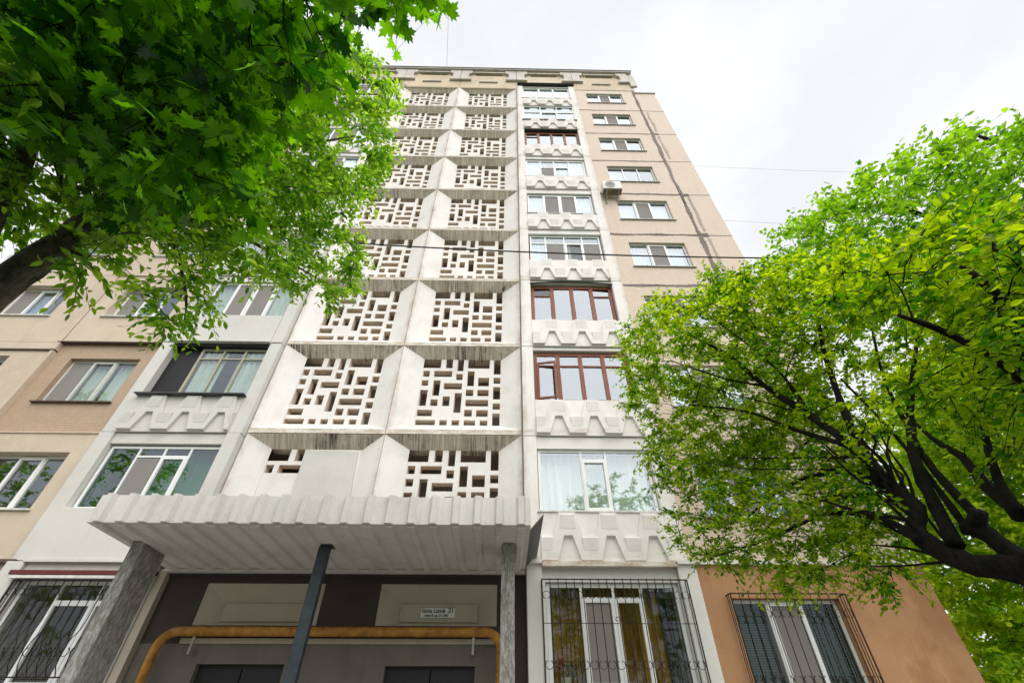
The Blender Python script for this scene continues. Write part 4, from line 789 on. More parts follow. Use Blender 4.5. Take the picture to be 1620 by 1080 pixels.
CL['L']='-298,218,633,-309,234,521,-340,124,404,-241,187,735,-245,409,615,-357,138,609,-261,371,629,-326,161,453,-327,169,422,-244,289,747,-393,175,441,-280,106,535,-360,93,563,-283,280,596,-298,90,474,-335,79,476,-332,146,611,-329,263,624,-399,95,527,-273,223,742,-294,119,606,-335,133,425,-237,212,800,-328,164,524,-412,234,497,-415,269,506,-285,346,801,-327,247,699,-374,84,518,-195,309,781,-281,131,510,-247,259,728,-324,211,505,-349,146,403,-253,125,599,-305,151,700,-332,267,575,-302,142,424,-284,389,735,-308,110,492,-309,151,556,-321,88,438,-295,255,516,-369,171,460,-304,143,514,-292,182,689,-353,148,450,-383,238,473,-283,390,597,-266,204,872,-276,224,587,-303,374,753,-273,69,402,-232,393,690,-345,147,519,-259,269,775,-297,275,558,-320,156,628,-221,341,810,-298,209,521,-279,269,568,-294,369,589,-253,123,621,-326,121,388,-380,221,494,-312,93,512,-232,175,398,-242,272,520,-198,333,760,-364,102,464,-267,114,580,-296,127,489,-415,257,535,-264,281,724,-252,352,677,-275,137,556,-339,169,484,-313,311,567,-380,313,791,-275,226,714,-332,144,535,-273,347,780,-251,243,704,-223,229,782,-312,299,631,-347,96,519,-308,105,562,-220,350,835,-339,105,598,-249,428,680,-291,238,732,-288,152,632,-186,287,640,-328,303,722,-350,279,543,-257,384,687,-186,284,817,-317,158,655,-276,278,523,-362,354,632,-230,422,689,-311,201,760,-338,250,638,-249,160,670,-305,121,420,-314,103,543,-195,255,752,-212,288,929,-339,372,636,-346,144,484,-326,172,585,-197,321,824,-279,347,681,-331,113,483,-214,162,753,-255,144,614,-279,130,633,-274,84,486,-372,320,651,-337,101,421,-316,138,376,-344,119,443,-287,224,544,-316,296,543,-339,272,609,-277,321,726,-390,151,442,-365,81,480,-320,214,551,-248,201,656,-216,240,830,-291,92,397,-335,185,714,-254,102,554,-375,96,500,-276,247,701,-312,172,441,-250,257,818,-371,206,590,-220,384,574,-373,206,477,-220,176,772,-311,102,458,-367,245,571,-274,199,572,-250,244,781,-211,222,817,-290,173,745,-280,267,739,-322,134,506,-272,301,692,-199,223,762,-294,254,656,-321,421,692,-414,231,532,-376,182,488,-270,451,662,-300,197,489,-315,152,485,-319,172,697,-287,159,697,-228,228,644,-182,158,718,-363,138,419,-426,252,628,-330,305,788,-389,156,482,-346,220,586,-291,188,594,-416,208,478,-384,113,525,-363,183,431,-285,122,567,-291,60,431,-316,132,600,-250,306,671,-292,230,609,-216,203,756,-323,119,528,-425,233,515,-370,145,508,-291,174,778,-361,161,427,-260,155,633,-265,123,452,-332,231,461,-262,179,630,-308,267,591,-345,243,495,-185,264,863,-383,92,547,-234,251,805,-244,235,684,-220,299,710,-345,107,459,-360,275,579,-283,167,583,-290,293,680,-302,307,699,-385,242,499,-292,144,473,-277,93,437,-297,343,710,-307,397,760,-312,245,499,-305,179,542,-334,143,634,-256,226,560,-289,99,559,-198,281,834,-197,284,784,-241,78,458,-302,216,439,-246,196,704,-197,196,819,-329,234,568,-281,206,765,-309,352,687,-222,410,667,-457,233,502,-273,189,675,-331,131,466,-194,311,719,-375,136,483,-301,149,448,-390,121,498,-320,150,406,-334,328,620,-171,181,740,-245,223,715,-271,113,408,-297,394,646,-289,213,571,-306,175,659,-317,256,560,-368,204,556,-235,286,644,-287,314,757,-352,246,526,-281,133,613,-359,124,536,-288,299,659,-412,127,488,-321,78,492,-186,316,756,-313,240,658,-317,200,698,-319,185,851,-313,262,655,-291,183,624,-358,173,630,-261,217,703,-320,143,439,-345,115,508,-280,295,908,-355,215,494,-296,150,613,-255,339,759,-342,120,657,-284,185,544,-258,359,763,-365,130,442,-336,114,573,-343,302,687,-283,327,695,-387,136,575,-398,149,552,-365,263,558,-309,398,675,-226,311,694,-216,323,780,-239,291,702,-375,168,504,-319,257,523,-337,407,649,-306,216,467,-328,321,707,-395,187,465,-268,84,514,-341,186,633,-361,109,612,-418,188,521,-356,159,591,-299,364,714,-367,153,549,-247,162,649,-219,339,747,-174,233,817,-362,359,698,-287,188,475,-307,281,661,-315,246,608,-312,121,470,-279,148,530,-266,168,517,-293,94,503,-299,296,733,-315,111,440,-352,126,588,-231,323,731,-341,161,435,-314,138,575,-258,185,804,-246,404,703,-204,277,864,-303,113,514,-218,193,843,-346,187,575,-246,276,902,-381,122,459,-347,161,502,-222,62,370,-316,197,564,-349,172,546,-329,213,625,-254,178,704,-416,340,695,-231,427,645,-344,379,689,-282,121,436,-311,197,669,-222,194,794,-247,124,576,-272,148,575,-212,243,932,-304,129,529,-252,312,708,-246,241,955,-293,74,453,-339,262,552,-276,149,675,-205,137,634,-266,146,429,-249,229,795,-238,126,651,-313,213,579,-289,334,567,-434,175,453,-245,267,620,-206,312,800,-341,91,500,-299,323,682,-299,231,683,-344,442,672,-346,89,451,-216,191,673,-286,381,717,-326,162,734,-280,92,415,-328,174,675,-299,175,490,-240,265,480,-277,273,682,-257,394,602,-219,406,646,-273,287,638,-331,354,712,-302,122,645,-249,54,385,-366,376,676,-299,379,614,-322,176,616,-319,243,801,-313,326,658,-285,155,510,-329,299,593,-325,214,673,-168,248,785,-264,229,761,-247,104,455,-287,284,676,-314,371,609,-324,293,690,-322,218,547,-326,375,742,-269,315,686,-311,330,671,-297,174,461,-326,244,658,-331,254,588,-296,324,760,-218,402,643,-325,184,525,-279,156,458,-229,341,686,-323,261,557,-219,346,698,-331,228,505,-249,226,566,-288,169,497,-327,290,540,-356,299,546,-285,224,544,-409,273,592,-240,432,693,-240,408,597,-300,257,554,-281,318,755,-305,302,685,-242,428,674,-247,456,662,-272,262,629,-339,421,668,-338,206,568,-245,229,605,-278,189,420,-378,232,600,-338,260,619,-295,251,530,-261,449,640,-309,342,590,-244,339,651,-273,243,647,-359,250,644,-277,343,721,-324,319,561,-337,271,642,-333,233,564,-280,443,695,-357,207,528,-263,337,561,-283,253,673,-292,325,641,-324,198,579,-320,329,576,-298,408,615,-304,226,551,-285,341,737,-299,386,621,-191,262,633,-310,264,645,-304,170,522,-263,398,717,-344,280,535,-266,324,628,-287,285,597,-246,361,593,-317,194,484,-337,279,589,-329,293,616,-299,199,532,-296,271,557,-317,368,643,-260,328,714,-352,328,601,-351,308,610,-328,292,559,-310,268,600,-310,306,717,-262,230,590,-223,318,701,-323,245,503,-351,263,640,-254,366,835,-382,280,562,-321,271,700,-325,340,748,-296,275,583,-264,439,773,-329,428,695,-280,408,649,-269,218,553,-355,232,537,-311,286,703,-259,357,669,-375,284,663,-324,208,524,-299,372,657,-231,410,685,-271,270,525,-263,411,722,-259,387,645,-253,348,766,-270,386,661,-299,213,474,-348,178,528,-236,358,772,-282,428,677,-320,185,554,-255,279,686,-275,337,663,-278,378,757,-274,299,676,-302,198,474,-271,309,604,-334,282,693,-346,324,583,-333,296,595,-263,308,755,-264,164,509,-330,335,475,-316,303,437,-341,323,463,-338,321,526,-337,304,510,-308,317,481,-317,319,492,-349,294,489,-325,317,459,-343,344,504,-311,292,493,-341,308,466,-354,321,500,-312,300,506,-309,217,430,-328,221,419,-345,215,433,-331,213,437,-294,198,398,-214,263,812,-173,239,841,-277,266,786,-219,176,717,-209,310,800,-180,300,803,-272,334,780,-304,267,791,-255,233,679,-219,355,873,-260,253,773,-258,317,833,-219,200,803,-276,275,748,-246,229,647,-194,258,876,-202,337,811,-205,205,742,-184,252,778,-249,268,836,-196,199,826,-280,273,850,-248,224,781,-262,206,759,-221,331,745,-168,255,735,-314,274,750,-275,236,725,-297,287,694,-192,229,766,-275,282,725,-228,203,849,-191,226,829,-262,284,703,-237,304,823,-253,229,719,-263,233,802,-268,299,807'
SK['L']=[[[-3.75,2.4,2.75,0.15],[-3.52,2.07,3.49,0.13],[-3.46,2.06,3.83,0.11],[-3.4,2.06,4.11,0.098],[-3.38,2.07,4.48,0.085],[-3.37,2.06,4.98,0.072],[-3.43,2.12,5.63,0.08],[-3.21,2.12,6.33,0.06],[-2.89,2.2,7.23,0.04],[-2.44,2.31,7.97,0.025],[-1.91,2.5,8.52,0.012]],[[-3.44,1.97,3.51,0.1],[-3.43,1.68,4.17,0.075],[-3.43,1.58,4.48,0.065],[-3.32,1.42,4.61,0.055],[-3.27,1.22,4.75,0.04],[-3.21,0.97,4.9,0.03],[-3.09,0.61,5.09,0.02]],[[-3.56,2.04,4.79,0.03],[-3.54,1.82,4.94,0.03],[-3.58,1.62,5.0,0.025],[-3.65,1.46,5.01,0.02]],[[-3.53,1.97,4.71,0.02],[-3.52,1.75,4.85,0.02],[-3.55,1.53,4.92,0.015]],[[-3.55,2.18,4.87,0.05],[-3.46,2.51,5.37,0.035],[-3.31,3.01,5.89,0.026],[-3.12,3.66,6.27,0.018],[-2.81,4.29,6.51,0.01]],[[-3.43,2.12,5.63,0.05],[-3.28,2.49,6.23,0.035],[-2.94,2.96,6.97,0.025],[-2.48,3.46,7.53,0.012]],[[-3.46,2.51,5.37,0.025],[-3.38,2.84,5.2,0.018],[-3.32,3.17,4.9,0.012],[-3.31,3.35,4.62,0.006]],[[-3.68,2.19,4.37,0.04],[-3.26,2.11,4.26,0.015],[-3.05,2.16,4.1,0.008]],[[-3.21,2.12,6.33,0.035],[-2.88,2.64,7.17,0.02],[-2.26,2.89,8.03,0.012]],[[-3.08,0.43,4.99,0.03],[-3.08,0.7,5.08,0.02],[-3.07,0.84,5.33,0.015],[-3.0,0.84,5.51,0.012]]]
CL['M']='-158,109,424,-318,70,459,-203,171,480,-282,40,466,-105,48,484,-236,129,414,-258,31,491,-182,45,472,-340,90,418,-103,80,444,-279,90,393,-193,102,548,-213,69,350,-218,61,446,-217,99,509,-190,119,460,-185,73,405,-213,67,390,-231,42,423,-228,68,519,-119,19,471,-210,32,364,-195,42,429,-201,78,378,-178,74,458,-113,78,416,-240,60,434,-104,56,451,-190,35,553,-303,111,427,-223,171,483,-253,82,389,-308,105,461,-224,20,399,-157,46,492,-108,32,528,-172,29,433,-127,40,469,-199,58,403,-236,61,337,-158,147,397,-236,51,371,-283,96,425,-96,52,509,-107,62,536,-269,52,389,-220,99,399,-181,58,430,-234,83,382,-246,129,453,-294,78,371,-266,70,407,-207,109,446,-254,91,472,-208,189,488,-208,134,420,-285,109,455,-116,88,462,-269,54,432,-139,83,523,-139,29,436,-232,117,497,-150,75,457,-131,56,518,-322,92,428,-112,51,431,-162,16,403,-210,137,540,-238,38,502,-165,49,415,-213,141,496,-336,59,463,-141,26,503,-240,34,445,-195,86,519,-118,40,583,-129,59,490,-282,28,499,-174,96,555,-265,63,461,-245,75,493,-123,48,545,-155,46,457,-276,25,525,-266,82,427,-260,32,411,-165,36,552,-285,171,469,-269,67,487,-204,111,394,-177,103,409,-199,155,448,-265,106,420,-198,123,378,-156,27,468,-145,82,478,-289,78,441,-144,83,411,-165,63,576,-76,45,441,-287,61,480,-159,106,387,-224,50,350,-173,97,463,-231,44,464,-198,95,430,-266,21,438,-138,64,446,-128,29,521,-239,103,536,-295,45,446,-254,164,436,-259,66,363,-237,150,489,-121,19,442,-280,59,416,-204,22,429,-168,21,453,-191,34,491,-198,82,469,-117,82,514,-267,50,528,-287,96,482,-246,72,534,-198,64,503,-249,174,466,-165,26,529,-174,45,529,-233,191,481,-217,29,485,-152,105,511,-231,70,478,-330,116,444,-178,111,365,-122,69,471,-220,85,530,-148,110,487,-248,103,446,-166,71,482,-164,74,424,-243,24,465,-270,144,490,-319,82,391,-190,32,399,-265,127,436,-240,94,405,-215,92,376,-174,92,386,-295,48,498,-237,19,431,-146,83,437,-310,34,464,-232,70,400,-205,40,523,-218,55,483,-136,86,500,-199,153,519,-205,115,490,-183,125,497,-286,66,397,-172,118,557,-130,91,590,-223,128,523,-173,53,509,-226,140,448,-185,157,431,-296,78,470,-130,63,561,-261,76,508,-215,126,461,-252,85,441,-289,115,530,-199,55,418,-305,71,531,-238,88,425,-297,73,490,-221,172,454,-275,96,562,-207,102,448,-260,149,526,-171,78,510,-243,94,483,-214,104,526,-302,96,541,-219,64,415,-184,125,448,-178,126,510,-195,66,444,-210,103,585,-280,168,519,-244,129,434,-285,117,457,-327,106,496,-188,126,564,-281,157,483,-202,126,388,-182,77,457,-263,74,501,-240,143,454,-247,69,557,-263,113,464,-164,66,534,-237,98,463,-235,157,484,-233,86,531,-204,121,473,-173,97,506,-309,101,471,-271,141,491,-291,110,497,-242,166,520,-256,163,508,-204,86,414,-233,89,588,-161,75,457,-176,86,557,-205,143,417,-244,158,557,-282,190,485,-192,133,520,-267,199,519,-128,79,444,-188,92,537,-240,71,523,-187,102,583,-284,153,535,-250,125,527,-258,85,535,-225,91,403,-202,104,399,-233,59,493,-141,90,501,-291,86,472,-219,87,474,-245,169,471,-267,115,527,-291,76,519,-278,77,457,-318,139,508,-233,113,436,-232,133,523,-285,174,493,-217,166,555,-206,62,463,-179,56,445,-238,192,519,-269,73,574,-227,78,450,-189,100,482,-219,130,439,-176,120,474,-180,104,444,-199,98,432,-186,152,436,-148,75,471,-221,84,500,-214,84,530,-218,149,464,-240,136,477,-231,132,419,-156,117,444,-184,127,394,-159,87,491,-217,105,469,-268,109,491,-297,105,501,-381,148,699,-416,96,641,-376,254,608,-267,173,461,-294,164,479,-342,89,621,-240,84,512,-325,93,562,-227,98,510,-340,206,687,-339,127,682,-222,160,521,-332,105,656,-300,133,631,-359,114,564,-412,113,606,-229,81,603,-397,135,617,-216,147,575,-402,139,583,-332,208,555,-328,105,595,-374,215,576,-348,238,651,-279,188,524,-311,114,711,-263,195,639,-323,164,639,-180,59,536,-303,68,517,-370,82,667,-323,126,495,-389,198,619,-287,93,684,-243,76,586,-257,185,529,-345,75,551,-413,110,667,-265,78,507,-337,215,639,-347,169,577,-392,91,609,-314,186,568,-369,75,592,-290,111,523,-243,115,578,-364,111,720,-229,146,497,-301,61,542,-371,200,681,-190,95,579,-268,210,603,-271,117,538,-304,78,601,-348,184,640,-423,214,641,-385,125,650,-282,125,709,-266,150,476,-298,171,562,-314,110,729,-243,135,603,-248,112,618,-239,141,533,-356,81,565,-327,67,547,-337,137,629,-270,148,562,-335,135,532,-237,174,514,-368,116,610,-289,101,563,-312,133,523,-347,199,617,-268,110,688,-255,134,732,-388,212,671,-273,88,710,-295,99,621,-338,110,615,-288,132,744,-287,79,488,-286,100,538,-377,132,597,-378,132,560,-219,172,506,-385,147,651,-237,141,586,-387,180,555,-315,109,628,-243,140,620,-384,169,573,-211,81,651,-390,149,595,-231,113,550,-345,143,651,-430,140,622,-315,117,574,-402,189,633,-325,212,710,-304,125,549,-366,78,627,-183,92,542,-205,84,598,-231,89,544,-246,96,498,-352,195,563,-396,253,635,-285,74,510,-418,157,620,-294,160,627,-363,109,695,-345,81,688,-309,82,550,-439,130,645,-287,140,722,-417,136,677,-320,176,516,-252,161,512,-316,96,654,-210,74,520,-358,97,641,-276,193,670,-315,240,682,-289,72,577,-253,64,540,-254,120,681,-238,66,506,-202,102,598,-233,169,534,-263,195,585,-252,89,664,-329,96,529,-249,82,531,-264,149,704,-251,105,561,-356,173,678,-320,256,669,-261,134,520,-388,122,573,-296,137,595,-380,151,623,-289,180,578,-320,151,691,-262,115,482,-279,96,485,-290,146,649,-318,222,605,-210,82,579,-281,153,670,-420,84,657,-412,179,597,-332,109,703,-363,85,685,-266,69,588,-302,134,692,-198,68,569,-234,148,561,-214,117,580,-280,144,542,-274,143,445,-309,86,725,-369,146,541,-429,170,647,-341,111,536,-383,91,692,-448,117,654,-250,164,545,-275,73,561,-228,126,511,-181,122,527,-344,202,589,-316,90,636,-242,82,651,-241,112,646,-270,160,639,-367,131,716,-231,168,563,-218,76,667,-269,153,595,-309,186,606,-252,83,556,-424,249,629,-253,142,504,-321,185,708,-364,209,660,-236,166,488,-414,137,649,-388,196,658,-418,157,660,-315,68,583,-338,237,610,-241,142,482,-264,191,512,-392,217,615,-373,111,630,-351,133,546,-204,132,542,-271,97,732,-360,142,560,-393,85,660,-358,109,589,-287,107,450,-307,207,525,-268,147,738,-310,104,601,-170,73,551,-273,99,611,-422,94,680,-72,69,502,-55,55,501,-79,57,491,-55,55,481,-81,51,507,-79,63,474,-43,49,495'
SK['M']=[[[-3.2,-1.6,0,0.19],[-3.1,-1.5,1.5,0.17],[-2.9,-1.2,3.0,0.15],[-2.6,-0.7,4.2,0.11],[-2.2,0.0,5.1,0.07],[-1.6,0.7,5.6,0.03],[-1.2,1.0,5.8,0.008]],[[-2.9,-1.2,3.0,0.1],[-3.0,-0.3,4.0,0.07],[-2.9,0.6,4.6,0.05],[-2.6,1.3,4.9,0.03],[-2.2,1.8,4.9,0.015]],[[-2.6,-0.7,4.2,0.06],[-2.0,-0.5,4.9,0.04],[-1.5,-0.2,5.4,0.012]],[[-2.9,-1.2,3.0,0.08],[-3.8,-0.4,4.3,0.06],[-4.0,0.6,5.0,0.035],[-3.6,1.2,5.2,0.02]],[[-1.88,0.42,4.64,0.025],[-1.97,0.78,4.51,0.02],[-2.05,1.1,4.34,0.016],[-2.15,1.19,4.24,0.01]],[[-2.05,1.1,4.34,0.012],[-1.97,1.2,4.23,0.008],[-1.88,1.4,4.2,0.005]]]
CL['B']='765,410,758,875,491,722,884,446,646,891,490,984,811,674,988,963,485,734,862,353,865,1031,596,769,846,482,1032,891,316,911,609,393,853,864,539,713,845,450,958,917,469,948,747,636,910,730,521,983,1071,490,793,843,294,763,838,606,815,870,434,734,865,578,913,735,433,634,724,362,757,741,486,766,806,350,637,1083,432,814,910,467,767,950,473,620,728,262,773,874,394,655,911,610,932,771,227,740,626,504,810,653,537,720,843,499,782,671,457,753,882,536,823,895,272,850,831,711,929,837,392,827,790,439,864,957,628,825,768,389,695,987,586,842,540,512,813,835,613,908,857,342,715,863,429,598,835,369,926,935,400,995,852,673,903,778,457,807,714,564,908,987,322,895,995,281,920,797,568,787,914,372,709,733,397,809,717,433,961,974,501,787,819,450,658,705,290,737,613,510,900,866,410,792,676,572,796,808,338,894,734,600,966,755,536,856,790,487,757,750,306,686,611,465,747,816,398,693,964,459,937,683,481,877,767,647,970,781,341,840,833,255,823,780,268,702,731,575,1036,996,385,782,780,341,712,764,405,973,816,543,988,937,453,818,1092,508,743,669,576,845,803,483,977,1038,498,729,900,293,788,779,489,663,929,423,738,816,555,851,954,512,887,776,285,841,805,411,608,794,719,971,823,440,742,766,342,785,1041,329,944,916,488,703,780,387,575,714,339,825,933,376,895,673,595,980,782,493,857,1033,453,882,813,509,1064,856,410,982,735,487,839,1060,526,690,921,556,878,699,531,847,941,371,958,750,446,991,545,455,827,762,281,748,795,570,891,974,552,802,638,403,804,689,505,747,656,485,670,651,450,885,735,364,672,880,331,804,727,488,669,942,291,890,1008,408,889,893,420,1055,703,419,766,572,548,837,892,605,787,883,520,764,893,371,766,820,537,914,782,508,911,629,341,790,1006,500,677,574,495,773,923,558,778,747,551,705,885,423,919,837,311,868,1008,332,976,944,525,937,646,393,883,903,335,963,957,567,924,661,282,787,765,360,894,665,343,762,685,381,737,980,424,838,1035,342,867,929,302,947,681,559,938,779,547,1033,963,368,861,836,597,964,854,666,952,700,447,838,843,459,885,1050,481,850,841,496,940,690,445,710,742,711,1013,860,577,862,946,496,836,915,584,837,833,243,772,682,599,898,932,443,882,805,595,1048,943,373,750,1019,419,760,617,494,706,617,554,780,960,576,721,858,538,1014,985,364,939,813,627,863,1000,454,712,669,349,815,820,346,790,859,354,973,975,417,725,813,487,694,642,532,955,823,559,739,704,375,894,888,571,753,861,661,819,792,378,812,755,627,1023,911,401,858,854,479,658,910,344,860,781,668,897,818,397,769,825,601,765,693,471,797,575,420,825,769,470,720,693,427,665,601,436,791,816,419,906,867,535,886,739,493,916,866,386,706,773,477,1018,1058,409,877,897,440,995,1023,288,964,719,659,1036,727,582,764,804,320,678,869,628,855,839,297,708,937,525,677,713,292,817,645,450,822,950,595,767,746,425,898,699,461,917,768,627,816,620,580,908,775,514,793,764,373,626,983,431,979,708,533,783,975,435,772,794,233,796,592,451,865,935,611,885,949,400,787,1051,379,911,693,636,962,987,536,714,1036,456,793,867,289,819,793,574,945,795,358,952,968,340,1002,781,577,736,770,285,649,716,486,716,1055,544,774,883,586,982,995,504,855,1019,392,833,629,512,857,998,380,984,742,431,682,960,486,670,827,491,857,951,434,689,820,533,684,907,551,949,927,507,751,838,557,1058,733,397,723,1005,503,906,820,454,602,958,342,792,826,443,834,696,320,862,764,617,1076,1074,568,705,687,539,983,1038,530,826,758,557,1072,872,469,918,794,300,781,872,452,692,1019,406,941,808,421,1001,707,519,934,737,443,791,901,505,654,902,326,754,742,426,578,918,655,861,728,688,968,770,560,984,636,609,943,716,592,811,939,302,844,915,545,717,1008,611,806,920,383,1042,727,217,751,714,339,717,764,316,884,622,585,861,665,422,852,833,545,810,643,423,744,893,509,1025,967,471,872,909,454,607,746,391,855,774,320,614,882,441,834,782,448,930,855,406,874,1042,455,745,769,458,612,878,391,1021,999,537,763,731,393,926,653,479,946,563,498,891,907,423,696,691,617,1063,792,622,919,585,480,828,835,674,858,990,546,871,824,330,742,646,504,765,931,483,1009,797,378,861,822,615,1005,864,456,773,910,424,787,878,484,868,697,566,727,909,492,808,732,557,951,1027,555,703,728,592,866'
SK['B']=[[[10.8,5.6,0,0.25],[10.6,5.5,3,0.22],[10.2,5.2,5,0.18],[9.6,4.9,7,0.12],[8.8,4.8,8.6,0.07],[7.6,4.6,9.3,0.03]],[[10.2,5.2,5,0.12],[9.8,4.0,7,0.08],[9.0,3.4,8.5,0.05],[8.2,3.3,9.5,0.02]],[[9.6,4.9,7,0.08],[9.6,5.6,8.6,0.05],[9.0,5.6,10,0.02]]]
